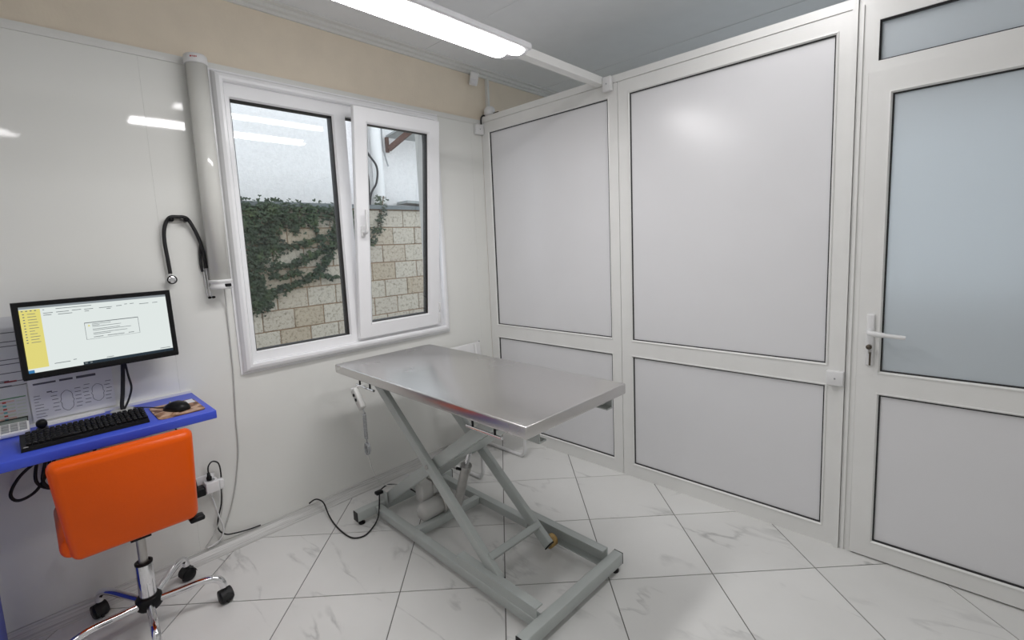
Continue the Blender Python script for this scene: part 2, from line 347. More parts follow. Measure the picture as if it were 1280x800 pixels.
fw_ = obj('wall_far', MB().box(XR, XR+0.1, YB-0.1, -3.3, -0.06, ZC).box(XR, XR+0.1, -0.5, 0.22, -0.06, ZC).box(XR, XR+0.1, -3.3, -0.5, -0.06, 0.8).box(XR, XR+0.1, -3.3, -0.5, 2.4, ZC), 'room', base=(XR, -1.8, 0))
tag(fw_, 'end wall beyond the partition with an opening added for daylight', 'wall', kind='structure')
w2 = thing('added_window', (XR+0.05, -1.9, 0.8), 'unseen white-framed window added to bring bluish daylight beyond the partition', 'window', kind='structure')  # unseen window, added so bluish daylight reaches the ceiling past the partition
obj('frame', MB().sweep(-3.24, -0.56, 0.86, 2.34, [(0, XR+0.02), (0.06, XR+0.02), (0.06, XR+0.08), (0, XR+0.08)], 'yz').box(XR+0.02, XR+0.08, -1.93, -1.87, 0.86, 2.34), 'pvc', w2)
for a_, b_ in ((-3.238, -1.932), (-1.868, -0.562)): obj('pane', MB().box(XR+0.045, XR+0.051, a_, b_, 0.862, 2.338), 'glass', w2)

# partition of framed panels (face at x = 0)
pt = thing('wall_partition', (0.03, -1.1, 0), 'white framed partition of two wide units with flat light panels', 'partition', kind='structure')
FP = [(0, 0.0), (0, 0.055), (-0.002, 0.055)]
def unit(y0, y1, py0, py1):
    """frame of one unit; y0 > y1"""
    mb = MB(); X0, X1 = 0.0, 0.056
    mb.box(X0, X1, y1, py1, 0.0, 2.335).box(X0, X1, py0, y0, 0.0, 2.335)
    mb.box(X0, X1, py1, py0, 0.0, 0.077).box(X0, X1, py1, py0, 0.761, 0.845).box(X0, X1, py1, py0, 2.268, 2.335)
    fr = obj('frame', mb, 'pvc', pt)
    for z0, z1 in ((0.077, 0.761), (0.845, 2.268)):
        # sloped glazing bead, then the black gasket, then the panel
        obj('bead', MB().sweep(py1, py0, z0, z1, [(0, 0.0), (0, -0.003), (-0.004, -0.004), (-0.011, 0.006), (-0.011, 0.02), (0, 0.02)], 'yz'), 'pvc', pt)
        obj('gasket', MB().sweep(py1, py0, z0, z1, [(-0.010, 0.004), (-0.0145, 0.0065), (-0.0145, 0.014), (-0.010, 0.014)], 'yz'), 'gask', pt)
        obj('panel', MB().box(0.012, 0.036, py1+0.011, py0-0.011, z0+0.011, z1-0.011), 'panel', pt)
unit(-0.001, -1.1295, -0.068, -1.072)
unit(-1.1325, -2.222, -1.195, -2.178)
obj('joint', MB().box(0.008, 0.05, -1.1325, -1.1295, 0, 2.335), 'dgrey', pt)
obj('top_cap', MB().ext([(-0.004, 2.3365), (-0.004, 2.376), (0.06, 2.376), (0.06, 2.3365)], 'y', -2.222, -0.001), 'pvc', pt)
obj('post', MB().box(-0.014, 0.06, -2.243, -2.2235, 0, 2.71), 'pvc', pt)

# door in its frame
dr = thing('door_1', (0.03, -2.7, 0), 'white door with frosted upper glass, transom light and lever handle', 'door', kind='structure')
DY0, DY1 = -2.285, -3.105
mb = MB()
mb.box(-0.002, 0.056, DY0+0.002, -2.2445, 0, 2.71).box(-0.002, 0.056, -3.17, DY1-0.002, 0, 2.71).box(-0.002, 0.056, DY1-0.002, DY0+0.002, 2.073, 2.112).box(-0.002, 0.056, DY1-0.002, DY0+0.002, 2.268, 2.71)
mb.box(-0.002, 0.056, -2.313, DY0+0.002, 2.112, 2.268).box(-0.002, 0.056, DY1-0.002, -3.077, 2.112, 2.268)
obj('frame', mb, 'pvc', dr)
obj('frame_lip', MB().box(-0.010, 0.0, -2.2625, -2.252, 0, 2.34), 'pvc', dr)
tr = obj('transom_glass', MB().box(0.020, 0.032, -3.077+0.002, -2.313-0.002, 2.113, 2.267), 'frost', dr)
obj('gasket', MB().sweep(-3.077, -2.313, 2.112, 2.268, [(0, 0.004), (-0.006, 0.008), (-0.006, 0.0195), (0, 0.0195)], 'yz'), 'gask', tr)
lf = MB(); LX0, LX1 = -0.014, 0.05
gy0, gy1 = -2.355, -3.035
lf.box(LX0, LX1, gy0, DY0, 0.008, 2.070).box(LX0, LX1, DY1, gy1, 0.008, 2.070)
lf.box(LX0, LX1, gy1, gy0, 0.008, 0.077).box(LX0, LX1, gy1, gy0, 0.757, 0.840).box(LX0, LX1, gy1, gy0, 1.985, 2.070)
leaf = obj('leaf', lf, 'pvc', dr)
for z0, z1, m, nm in ((0.077, 0.757, 'panel', 'lower_panel'), (0.840, 1.985, 'frost', 'glass')):
    obj('bead', MB().sweep(gy1, gy0, z0, z1, [(0, -0.014), (0, -0.017), (-0.004, -0.018), (-0.011, -0.008), (-0.011, 0.004), (0, 0.004)], 'yz'), 'pvc', leaf)
    obj('gasket', MB().sweep(gy1, gy0, z0, z1, [(-0.010, -0.010), (-0.0155, -0.0075), (-0.0155, -0.001), (-0.010, -0.001)], 'yz'), 'gask', leaf)
    obj(nm, MB().box(-0.002, 0.02, gy1+0.011, gy0-0.011, z0+0.011, z1-0.011), m, leaf)
hd = obj('handle_plate', MB().rbox(-0.025, -0.012, -2.342, -2.314, 0.872, 1.094, 0.006, 3), 'white', leaf)
obj('lever', MB().tube(smooth_path([(-0.02, -2.328, 1.02), (-0.06, -2.328, 1.02), (-0.07, -2.338, 1.019), (-0.071, -2.37, 1.016), (-0.068, -2.445, 1.011)], 5), [0.011]*16+[0.0085]*4+[0.008], 10), 'white', leaf)
obj('lock_cylinder', MB().lathe([(0, -0.032), (0.0085, -0.032), (0.0085, -0.02), (0, -0.02)], (0, -2.328, 0.958), 'x', 16).rbox(-0.031, -0.02, -2.3325, -2.3235, 0.925, 0.955, 0.002), 'castal', leaf)
obj('key', MB().lathe([(0, -0.05), (0.0105, -0.049), (0.0105, -0.046), (0, -0.045)], (0, -2.328, 0.957), 'x', 14).box(-0.05, -0.033, -2.3295, -2.3265, 0.953, 0.961).rbox(-0.044, -0.040, -2.336, -2.329, 0.878, 0.935, 0.0015), 'brass', leaf)
tag(obj('wall_right', MB().box(0.0, 0.06, YB, -3.17, -0.06, ZC), 'room', base=(0.03, -3.4, 0)), 'wall beyond the hinge side of the door', 'wall', kind='structure')

# beam carrying the lamp
bm_ = obj('ceiling_beam', MB().box(XL, -0.0045, -1.05, -1.0, 2.336, 2.378), 'pvc', base=(-1.6, -1.025, 2.336))
tag(bm_, 'slim white box beam running from the partition top above the lamp', 'beam', kind='structure')

bm_ = obj('ceiling_beam', MB().box(XL, -2.30, -1.83, -1.78, 2.336, 2.378), 'pvc', base=(-2.8, -1.805, 2.336))
tag(bm_, 'short slim white box beam from the left wall above the second lamp', 'beam', kind='structure')

# ------------------------------------------------------------------ window
wi = thing('window_1', (-1.08, 0.03, 0.86), 'white two-light window with rounded casing and one sash tilted open', 'window', kind='structure')
obj('casing', MB().sweep(-1.695, -0.465, 0.912, 2.276, [(0, 0.012), (0, -0.030), (0.006, -0.040), (0.018, -0.0405), (0.032, -0.034), (0.042, -0.020), (0.046, -0.008), (0.0545, -0.007), (0.0555, 0.0), (0.0555, 0.0)], 'xz'), 'pvc_win', wi)
fr = MB(); Y0, Y1 = -0.004, 0.066
fr.box(-1.722, -1.672, Y0, Y1, 0.888, 2.292).box(-0.49, -0.438, Y0, Y1, 0.888, 2.292).box(-1.14, -1.075, Y0, Y1, 0.953, 2.217)
fr.box(-1.672, -0.49, Y0, Y1, 0.888, 0.953).box(-1.672, -0.49, Y0, Y1, 2.217, 2.292)
obj('frame', fr, 'pvc_win', wi)
obj('outer_reveal', MB().sweep(wx0+0.002, wx1-0.002, wz0+0.002, wz1-0.002, [(0, 0.067), (0.0015, 0.067), (0.0015, 0.221), (0, 0.221)], 'xz').box(wx0+0.002, wx1-0.002, 0.067, 0.25, wz0+0.002, wz0+0.006), 'lgrey', wi)
gl = obj('fixed_pane', MB().box(-1.668, -1.144, 0.028, 0.034, 0.957, 2.213), 'glass', wi)
obj('bead', MB().sweep(-1.672, -1.14, 0.953, 2.217, [(0, -0.004), (-0.003, -0.005), (-0.009, 0.008), (-0.009, 0.026), (0, 0.026)], 'xz'), 'pvc_win', wi)
obj('gasket', MB().sweep(-1.672, -1.14, 0.953, 2.217, [(-0.008, 0.010), (-0.013, 0.014), (-0.013, 0.060), (-0.008, 0.060)], 'xz'), 'gask', wi)
obj('gasket', MB().sweep(-1.075, -0.49, 0.953, 2.217, [(0, 0.028), (-0.007, 0.028), (-0.007, 0.06), (0, 0.06)], 'xz'), 'gask', wi)
# tilted sash, built closed and then turned about its bottom edge
SB = Vector((-0.812, 0.0, 0.936)); sa = bpy.data.objects.new('sash', MB().sweep(-0.217, 0.217, 0.074, 1.236, [(0, -0.006), (0, -0.030), (0.003, -0.034), (0.074, -0.034), (0.077, -0.030), (0.077, -0.006), (0.058, -0.004), (0.058, 0.026), (0, 0.026)], 'xz').mesh('sash'))
sa.data.materials.append(M['pvc_win']); COL.objects.link(sa); sa.parent = wi; sa.location = SB-WL[wi]; sa.rotation_euler = (math.radians(5.6), 0, 0); WL[sa] = Vector((0, 0, 0))
obj('pane', MB().box(-0.219, 0.219, -0.012, -0.006, 0.072, 1.238), 'glass', sa)
obj('bead', MB().sweep(-0.217, 0.217, 0.074, 1.236, [(0, -0.034), (-0.003, -0.034), (-0.010, -0.022), (-0.010, -0.012), (0, -0.012)], 'xz'), 'pvc_win', sa)
obj('gasket', MB().sweep(-0.217, 0.217, 0.074, 1.236, [(-0.009, -0.021), (-0.014, -0.018), (-0.014, 0.022), (-0.009, 0.022)], 'xz'), 'gask', sa)
obj('handle', MB().rbox(-0.272, -0.245, -0.046, -0.032, 0.60, 0.662, 0.005, 2).tube(smooth_path([(-0.2585, -0.034, 0.625), (-0.2585, -0.07, 0.625), (-0.2585, -0.082, 0.64), (-0.2585, -0.082, 0.68), (-0.2585, -0.077, 0.752)], 5), [0.010]*12+[0.008]*9, 10), 'white', sa)
obj('hinge_cover', MB().rbox(0.285, 0.300, -0.046, -0.030, 0.01, 0.075, 0.004, 2).rbox(0.286, 0.299, -0.046, -0.030, 0.09, 0.15, 0.004, 2), 'white', sa)

# ------------------------------------------------------------------ outside: block wall, ivy, neighbouring house
YW = 3.7; BP = 0.392; RH = 0.2593
tag(obj('ground', MB().box(-6, 9, 0.22, 9, -0.4, -0.3), 'ground', base=(1, 4, -0.3)), 'bare ground of the yard outside the window', 'ground', kind='structure')
bw = obj('block_wall', MB().box(-3.2, 4.6, YW+0.006, YW+0.19, -0.3, 2.048), 'mortar', base=(0.7, YW, -0.3))
tag(bw, 'garden wall of pale shell limestone blocks outside the window', 'wall')
bmeshes = []
for k in range(5):
    mb = MB().rbox(-BP/2+0.006, BP/2-0.006, 0, 0.06, -RH/2+0.006, RH/2-0.006, 0.006, 1)
    for v in mb.v: v += Vector((random.uniform(-1, 1)*0.0016, random.uniform(-1, 1)*0.0016, random.uniform(-1, 1)*0.0016))
    me = mb.mesh('block'); me.materials.append(M['stone'])
    for p in me.polygons: p.use_smooth = False
    bmeshes.append(me)
zr = 0.483-RH*2
for r in range(8):
    zc = zr+RH*(r+0.5); off = -0.02+(BP/2 if r % 2 else 0)
    for c in range(-5, 11):
        x = off+BP*(c+0.5)
        if -1.9 < x < 4.2 and zc < 2.05:
            o = inst('block', bmeshes[(r*7+c*3) % 5], (x, YW-0.004-random.random()*0.006, zc), bw)
cp = obj('coping', MB().box(-3.2, 4.6, YW-0.05, YW+0.22, 2.048, 2.105), 'coping', bw)
ho = obj('neighbour_house', MB().box(-5, 5.5, 4.35, 4.7, -0.3, 5.6), 'stucco', base=(0.5, 4.5, -0.3))
tag(ho, 'white rough stucco house wall rising behind the block wall', 'building')
dp = thing('drainpipe', (1.70, 4.28, -0.3), 'white drainpipe with collar running down the stucco house wall', 'drainpipe')
obj('pipe', MB().tube([(1.70, 4.23, -0.3), (1.70, 4.23, 5.4)], 0.085, 16), 'white', dp)
obj('collar', MB().lathe([(0.09, 0), (0.108, 0.005), (0.108, 0.09), (0.098, 0.095), (0.098, 0.12), (0.108, 0.125), (0.108, 0.15), (0.09, 0.155)], (1.70, 4.23, 2.15), 'z', 18), 'lgrey', dp)
for k, pts in enumerate(([(1.42, 4.30, 5.2), (1.43, 4.26, 3.4), (1.50, 4.2, 3.0), (1.60, 4.1, 2.75), (1.58, 4.1, 2.5), (1.47, 4.15, 2.2), (1.46, 4.2, 1.2)],
                         [(1.45, 4.30, 5.2), (1.46, 4.28, 3.3), (1.44, 4.25, 2.9), (1.50, 4.2, 2.6), (1.48, 4.2, 2.1), (1.44, 4.22, 1.2)])):
    tag(obj('outdoor_cable', MB().tube(smooth_path(pts, 6), 0.016, 6), 'rubber', base=pts[-1]), ['dark outdoor cable bowing out in front of the house wall', 'dark outdoor cable hanging straight against the house wall'][k], 'cable')
tag(obj('outdoor_cable', MB().tube(smooth_path([(1.86, 4.30, 5.2), (1.86, 4.30, 3.3), (1.88, 4.29, 3.0), (1.93, 4.28, 2.8)], 5), 0.012, 6), 'dgrey', base=(1.9, 4.3, 2.8)), 'thin loose cable end hanging right of the white drainpipe', 'cable')
aw = thing('awning', (2.6, 4.34, 3.1), 'grey sheet canopy on a rusty bracket high on the house wall', 'awning')
obj('sheet', MB().add([(1.95, 4.33, 3.27), (4.2, 4.33, 3.30), (4.2, 3.72, 3.34), (1.97, 3.72, 3.36), (1.95, 4.33, 3.30), (4.2, 4.33, 3.33), (4.2, 3.72, 3.37), (1.97, 3.72, 3.39)], [(3, 2, 1, 0), (4, 5, 6, 7), (0, 1, 5, 4), (1, 2, 6, 5), (2, 3, 7, 6), (3, 0, 4, 7)]), 'concrete', aw)
obj('bracket', MB().bar((1.96, 4.27, 3.08), (2.10, 3.78, 3.32), 0.05, 0.08), 'rust', aw); obj('bracket_post', MB().box(1.93, 1.98, 4.29, 4.33, 3.03, 3.27), 'rust', aw)
tag(obj('roof_sheet', MB().bar((2.06, 4.15, 2.21), (3.4, 4.05, 2.15), 0.35, 0.04), 'concrete', base=(2.6, 4.1, 2.2)), 'small grey sheet lying behind the block wall coping', 'sheet')
# ivy on the wall: strokes (x, z) on the wall plane with a half width and density
iv = thing('ivy', (-0.4, YW-0.03, -0.3), 'dark green ivy spreading over the block wall outside', 'ivy')
strokes = [([(-1.1, 2.06), (-0.1, 2.06), (0.75, 2.03)], 0.085, 330), ([(-1.1, 1.95), (-0.1, 1.97), (0.9, 1.90)], 0.11, 300), ([(-0.9, 2.0), (-0.75, 1.5), (-0.62, 1.0)], 0.2, 520),
           ([(-0.45, 2.0), (-0.42, 1.5), (-0.5, 1.05), (-0.42, 0.86)], 0.14, 520), ([(-0.2, 2.02), (-0.22, 1.72), (-0.28, 1.45)], 0.12, 250), ([(-0.62, 1.0), (-0.45, 0.84), (-0.3, 0.95)], 0.09, 200),
           ([(-0.25, 1.55), (0.05, 1.55), (0.35, 1.62), (0.8, 1.80)], 0.05, 150), ([(-0.2, 1.95), (0.1, 1.80), (0.3, 1.92)], 0.08, 120), ([(-0.25, 1.28), (0.0, 1.32), (0.3, 1.45), (0.7, 1.62)], 0.055, 190),
           ([(-0.28, 0.98), (0.0, 1.06), (0.22, 1.12), (0.45, 1.32), (0.52, 1.45)], 0.05, 190), ([(0.35, 1.16), (0.5, 1.12), (0.6, 1.11)], 0.02, 30), ([(-0.3, 1.2), (-0.1, 1.17), (0.1, 1.22)], 0.035, 60), ([(0.85, 2.0), (0.92, 1.6), (0.95, 1.3)], 0.07, 120),
           ([(1.42, 2.24), (1.36, 2.0), (1.28, 1.78), (1.12, 1.55)], 0.065, 85), ([(0.1, 1.92), (0.08, 1.7)], 0.025, 25), ([(0.35, 1.9), (0.36, 1.62)], 0.02, 22), ([(0.7, 2.0), (0.62, 1.75), (0.66, 1.5)], 0.05, 60)]
lv = MB(); st = MB(); rnd = random.Random(3)
for pts, w, n in strokes:
    st.tube([(x, YW-0.03-0.004*(k % 2), z) for k, (x, z) in enumerate(pts)], 0.007, 5)
    L = [math.dist(pts[i], pts[i+1]) for i in range(len(pts)-1)]; T = sum(L)
    for _ in range(int(n*1.35)):
        t = rnd.random()*T; i = 0
        while i < len(L)-1 and t > L[i]: t -= L[i]; i += 1
        f = t/L[i]; px = pts[i][0]+(pts[i+1][0]-pts[i][0])*f+rnd.gauss(0, 0.55)*w; pz = pts[i][1]+(pts[i+1][1]-pts[i][1])*f+rnd.gauss(0, 0.55)*w
        s_ = rnd.uniform(0.018, 0.036); an = rnd.uniform(-0.9, 0.9)+PI; dep = YW-0.02-rnd.random()*0.07
        if pz > 2.1: dep = YW-0.07+rnd.random()*0.2
        m = Matrix.Translation((px, dep, pz)) @ Matrix.Rotation(rnd.uniform(-0.5, 0.5), 4, 'Z') @ Matrix.Rotation(rnd.uniform(-0.9, 0.15), 4, 'X') @ Matrix.Rotation(an, 4, 'Y')
        sh = [(0, 0, -0.1), (-0.75, 0.18, -0.35), (-1.0, 0.25, 0.35), (-0.45, 0.12, 0.45), (0, -0.05, 1.25), (0.45, 0.12, 0.45), (1.0, 0.25, 0.35), (0.75, 0.18, -0.35)]
        lv.add([m @ (Vector(p)*s_) for p in sh], [(0, 1, 2, 3, 4), (0, 4, 5, 6, 7)])
tag(obj('leaves', lv, 'leaf', iv), kind='stuff'); obj('stems', st, 'stem', iv)

# ------------------------------------------------------------------ ceiling lamps
def lamp(x0, x1, yc, zt, label, power):
    """twin-lobed linear lamp, top plate at zt"""
    t = thing('ceiling_lamp', ((x0+x1)/2, yc, zt), label, 'lamp', 'linear twin-lobed ceiling lamps')
    glow = emit('lit_diffuser', (1.0, 0.98, 0.985), LAMPS[power])
    obj('housing', MB().rbox(x0-0.015, x1+0.02, yc-0.085, yc+0.085, zt-0.03, zt, 0.008, 2).rbox(x0-0.02, x1+0.03, yc-0.05, yc+0.05, zt-0.036, zt-0.012, 0.01, 2), 'housing', t)
    for sgn, xe in ((-1, x1), (1, x1-0.045)):
        vs = []; fs = []; n = 10; cols = []
        c = yc+sgn*0.034; hw = 0.036
        xs = [x0, x0+0.01, x0+0.035]+[x0+(xe-x0)*k/4 for k in range(1, 4)]+[xe-0.035, xe-0.01, xe]
        sc = [0.35, 0.8, 1, 1, 1, 1, 1, 0.8, 0.35]
        for x, s in zip(xs, sc):
            for k in range(n+1):
                a = PI*k/n; vs.append((x, c-hw*s*math.cos(a), zt-0.028-0.020*s*math.sin(a)**0.7))
        w = n+1
        for i in range(len(xs)-1):
            for k in range(n): fs.append((i*w+k, i*w+k+1, (i+1)*w+k+1, (i+1)*w+k))
        fs.append(tuple(range(w))); fs.append(tuple(range((len(xs)-1)*w+n, (len(xs)-1)*w-1, -1)))
        obj('diffuser', MB().add(vs, fs, True), glow, t)
    return t
lamp(-1.90, -0.795, -1.082, 2.333, 'lit twin-lobed lamp fixed under the white beam near the window', 'beam')
lamp(-3.2, -2.35, -1.86, 2.333, 'lit twin-lobed lamp left of the viewpoint, above the desk side of the room', 'desk')
lamp(-1.45, -0.16, -2.05, 2.711, 'lit twin-lobed lamp on the ceiling behind the viewpoint, mirrored in the window glass', 'ceiling')
lamp(0.75, 1.95, -3.05, 2.706, 'unseen twin-lobed lamp added to light the space beyond the partition', 'beyond')  # out of view, added as a light source for the neighbouring space

# ------------------------------------------------------------------ scissor-lift examination table
TC = (-1.068, -0.91, 0)
tb = thing('examination_table', TC, 'scissor-lift veterinary table with stainless steel top and grey-green frame', 'table')
tx0, tx1, ty0, ty1 = -1.372, -0.764, -1.602, -0.212
obj('tabletop', MB().rbox(tx0, tx1, ty0, ty1, 0.812, 0.857, 0.006, 3), 'steel', tb, label='brushed stainless steel top')
for x, s in ((-1.262, 1), (-0.805, -1)):
    obj('upper_rail', MB().box(x-0.003, x+0.003, -1.56, -0.36, 0.752, 0.8115).box(x+s*0.0035, x+s*0.036, -1.56, -0.36, 0.7525, 0.7585).box(x+s*0.0035, x+s*0.036, -1.56, -0.36, 0.805, 0.811), 'grey', tb)
OX = (-1.236, -0.928); IX = (-1.196, -0.968)
def scissor(x, a, b, w, h): return MB().bar((x, a[0], a[1]), (x, b[0], b[1]), w, h, (0, 0, 1), 0.004)
for x in OX:
    ar = obj('outer_arm', scissor(x, (-0.376, 0.785), (-1.290, 0.081), 0.028, 0.052), 'grey', tb)
    d = Vector((0, -0.914, -0.704)).normalized(); e = Vector((x, -1.290, 0.081))
    obj('end_cap', MB().bar(e+d*0.0003, e+d*0.005, 0.0265, 0.05), 'black', ar)
    sg = -1 if x < -1.1 else 1
    obj('pivot_bolt', MB().lathe([(0, -0.004), (0.011, -0.004), (0.011, 0.0), (0.006, 0.004), (0.006, 0.01), (0, 0.01)], (x+sg*0.017, -0.833, 0.433), 'x', 12), 'castal', ar)
    rw = 0.009 if sg < 0 else 0.022
    obj('roller', MB().lathe([(0, -rw), (0.025, -rw), (0.028, -rw+0.003), (0.028, rw-0.003), (0.025, rw), (0, rw)], (x+sg*(0.0155+rw), -1.268, 0.073), 'x', 18), 'wood', ar)
for x in IX:
    obj('inner_arm', scissor(x, (-0.320, 0.059), (-1.275, 0.754), 0.026, 0.056), 'grey', tb)
nrm = Vector((0, 0.5885, 0.8085))
lo_, hi_ = Vector((0, -0.86, 0.452)), Vector((0, -1.21, 0.7067)); pv = []
for k in (0.0272, 0.0322):
    for q, x in ((lo_, -1.182), (lo_, -0.957), (hi_, -0.957), (hi_, -1.085)): pv.append(q+Vector((x, 0, 0))+nrm*k)
obj('stiffener_plate', MB().add(pv, [(3, 2, 1, 0), (4, 5, 6, 7), (0, 1, 5, 4), (1, 2, 6, 5), (2, 3, 7, 6), (3, 0, 4, 7)]), 'grey', tb)
obj('lower_plate', MB().bar(Vector((-1.082, -0.90, 0.4811))-nrm*0.028, Vector((-1.082, -1.20, 0.6994))-nrm*0.028, 0.20, 0.005, (0, 0, 1)), 'grey', tb)
obj('cross_tube', MB().bar((OX[0], -1.225, 0.150), (OX[1], -1.225, 0.150), 0.03, 0.034, (0, -0.6, 0.8), 0.003), 'grey', tb)
obj('cross_tube', MB().bar((IX[0], -0.965, 0.528), (IX[1], -0.965, 0.528), 0.04, 0.04, (0, 0.577, 0.817), 0.003), 'grey', tb)
# base frame
for y, nm in ((-0.337, 'crossbar'), (-1.545, 'crossbar')):
    cbar = obj('crossbar', MB().rbox(-1.385, -0.755, y-0.022, y+0.022, 0.026, 0.078, 0.004, 2), 'grey', tb)
    for x in (-1.385, -0.755):
        s = -1 if x < -1 else 1
        obj('end_cap', MB().box(x, x+s*0.003, y-0.0215, y+0.0215, 0.027, 0.077), 'black', cbar)
        obj('foot', MB().lathe([(0, 0.0), (0.017, 0.0), (0.018, 0.008), (0.008, 0.011), (0.006, 0.026), (0, 0.026)], (x-s*0.03, y, 0), 'z', 16), 'black', cbar)
for x, s in ((-1.262, 1), (-0.822, -1)):
    obj('base_rail', MB().rbox(x-0.02, x+0.02, -1.523 if s > 0 else -1.075, -0.359, 0.026, 0.068, 0.003, 2), 'grey', tb)
for x, s, z in ((-1.276, 1, 0.066), (-0.808, -1, 0.034)):
    obj('roller_channel', MB().box(x-0.003, x+0.003, -1.523, -1.06, z, 0.112).box(x+0.0035*s, x+s*0.036, -1.523, -1.06, 0.0345, 0.0405).box(x+0.0035*s, x+s*0.036, -1.523, -1.06, 0.1055, 0.1115), 'grey', tb)
obj('centre_crossbar', MB().rbox(-1.242, -0.842, -0.715, -0.675, 0.026, 0.066, 0.003, 2), 'grey', tb)
for x in (-1.217, -0.943):
    obj('pivot_bracket', MB().rbox(x-0.005, x+0.005, -0.375, -0.305, 0.03, 0.125, 0.002, 1), 'grey', tb)
# hydraulics
mo = obj('motor', MB().lathe([(0, -0.075), (0.03, -0.075), (0.044, -0.062), (0.046, -0.045), (0.046, 0.05), (0, 0.05)], (-1.118, -0.655, 0.105), 'x', 24), 'lgrey', tb)
obj('flange', MB().lathe([(0, 0.05), (0.056, 0.05), (0.056, 0.062), (0.04, 0.064), (0.04, 0.12), (0, 0.12)], (-1.118, -0.655, 0.105), 'x', 24).box(-1.066, -1.054, -0.668, -0.642, 0.066, 0.105), 'castal', mo)
obj('control_box', MB().rbox(-1.150, -1.085, -0.625, -0.555, 0.118, 0.225, 0.006, 2).rbox(-1.085, -1.03, -0.62, -0.56, 0.135, 0.215, 0.006, 2), 'lgrey', tb)
for k in range(5): obj('cooling_fin', MB().box(-1.080+k*0.011, -1.075+k*0.011, -0.632, -0.552, 0.205, 0.232), 'castal', tb)
cy = obj('hydraulic_cylinder', MB().tube([(-1.045, -0.76, 0.085), (-1.045, -0.868, 0.375)], 0.0235, 18), 'castal', tb)
d = Vector((0, -0.108, 0.29)).normalized()
obj('collar', MB().tube([Vector((-1.045, -0.868, 0.375))-d*0.03, Vector((-1.045, -0.868, 0.375))+d*0.002], 0.0285, 18), 'castal', cy)
obj('port', MB().tube([(-1.07, -0.855, 0.36), (-1.092, -0.85, 0.372)], 0.007, 8), 'black', cy)
obj('piston_rod', MB().tube([(-1.045, -0.86, 0.36), (-1.045, -0.945, 0.565)], 0.0125, 14), 'chrome', cy)
for (y0, y1) in ((-0.595, -0.425), (-1.475, -1.285)):
    rl = obj('tie_rail', MB().tube([(-1.362, y0, 0.782), (-1.362, y1, 0.782)], 0.0062, 10), 'chrome', tb)
    for y in (y0+0.035, y1-0.035): obj('stud', MB().tube([(-1.362, y, 0.780), (-1.362, y, 0.813)], 0.0045, 10), 'black', rl)
tb.rotation_euler = (0, 0, math.radians(-1.2))
# handset hanging from the tie rail, with a coiled lead
rm = thing('handset', (-1.385, -0.50, 0.70), 'grey push-button handset hanging from the table edge on a coiled lead', 'remote')
hs = Matrix.Translation((-1.393, -0.502, 0.738)) @ Matrix.Rotation(math.radians(-40), 4, 'X')
obj('body', MB().rbox(-0.014, 0.014, -0.021, 0.021, -0.058, 0.054, 0.008, 3, hs), 'lgrey', rm)
obj('hook', MB().tube(smooth_path([(-1.388, -0.475, 0.765), (-1.386, -0.485, 0.79), (-1.372, -0.50, 0.797), (-1.355, -0.505, 0.79), (-1.352, -0.505, 0.775)], 4), 0.0035, 8).rbox(-1.402, -1.378, -0.485, -0.448, 0.765, 0.782, 0.004), 'white', rm)
for k in range(2):
    p = hs @ Vector((-0.014, 0.0, 0.022-0.026*k)); obj('button', MB().rbox(p.x-0.003, p.x+0.003, p.y-0.008, p.y+0.008, p.z-0.007, p.z+0.007, 0.002), 'black', rm)
ld = [(-1.393, -0.541, 0.698), (-1.394, -0.55, 0.682)]
for k in range(170): ld.append((-1.395+0.0065*math.cos(k*0.6), -0.553+0.0065*math.sin(k*0.6), 0.672-k*0.00074))
for k in range(48): ld.append((-1.395+0.006*math.sin(k*0.27), -0.557+0.018*math.sin(k*0.7), 0.505+0.027*math.cos(k*0.7)-0.0002*k))
obj('coiled_lead', MB().tube(ld, 0.0030, 6), 'dgrey', rm)
obj('lead', MB().tube(smooth_path([(-1.395, -0.557, 0.475), (-1.36, -0.53, 0.36), (-1.28, -0.47, 0.24), (-1.18, -0.47, 0.195), (-1.11, -0.56, 0.19)], 6), 0.0024, 6), 'lgrey', rm)
pc = thing('power_cable', (-1.42, -0.3, 0), 'black power cable looping over the tiles from the wall to the lift table', 'cable')
obj('lead', MB().tube(smooth_path([(-1.485, -0.012, 0.058), (-1.455, -0.035, 0.078), (-1.43, -0.07, 0.06), (-1.437, -0.14, 0.02), (-1.447, -0.22, 0.006), (-1.455, -0.33, 0.005), (-1.445, -0.42, 0.005), (-1.40, -0.452, 0.005), (-1.34, -0.43, 0.008), (-1.285, -0.40, 0.03), (-1.262, -0.385, 0.095), (-1.24, -0.355, 0.135), (-1.22, -0.34, 0.142), (-1.18, -0.36, 0.16), (-1.135, -0.45, 0.16), (-1.13, -0.56, 0.155)], 6), 0.0038, 8), 'rubber', pc)
obj('cable_clip', MB().rbox(-1.262, -1.222, -0.368, -0.338, 0.130, 0.147, 0.004), 'black', pc)

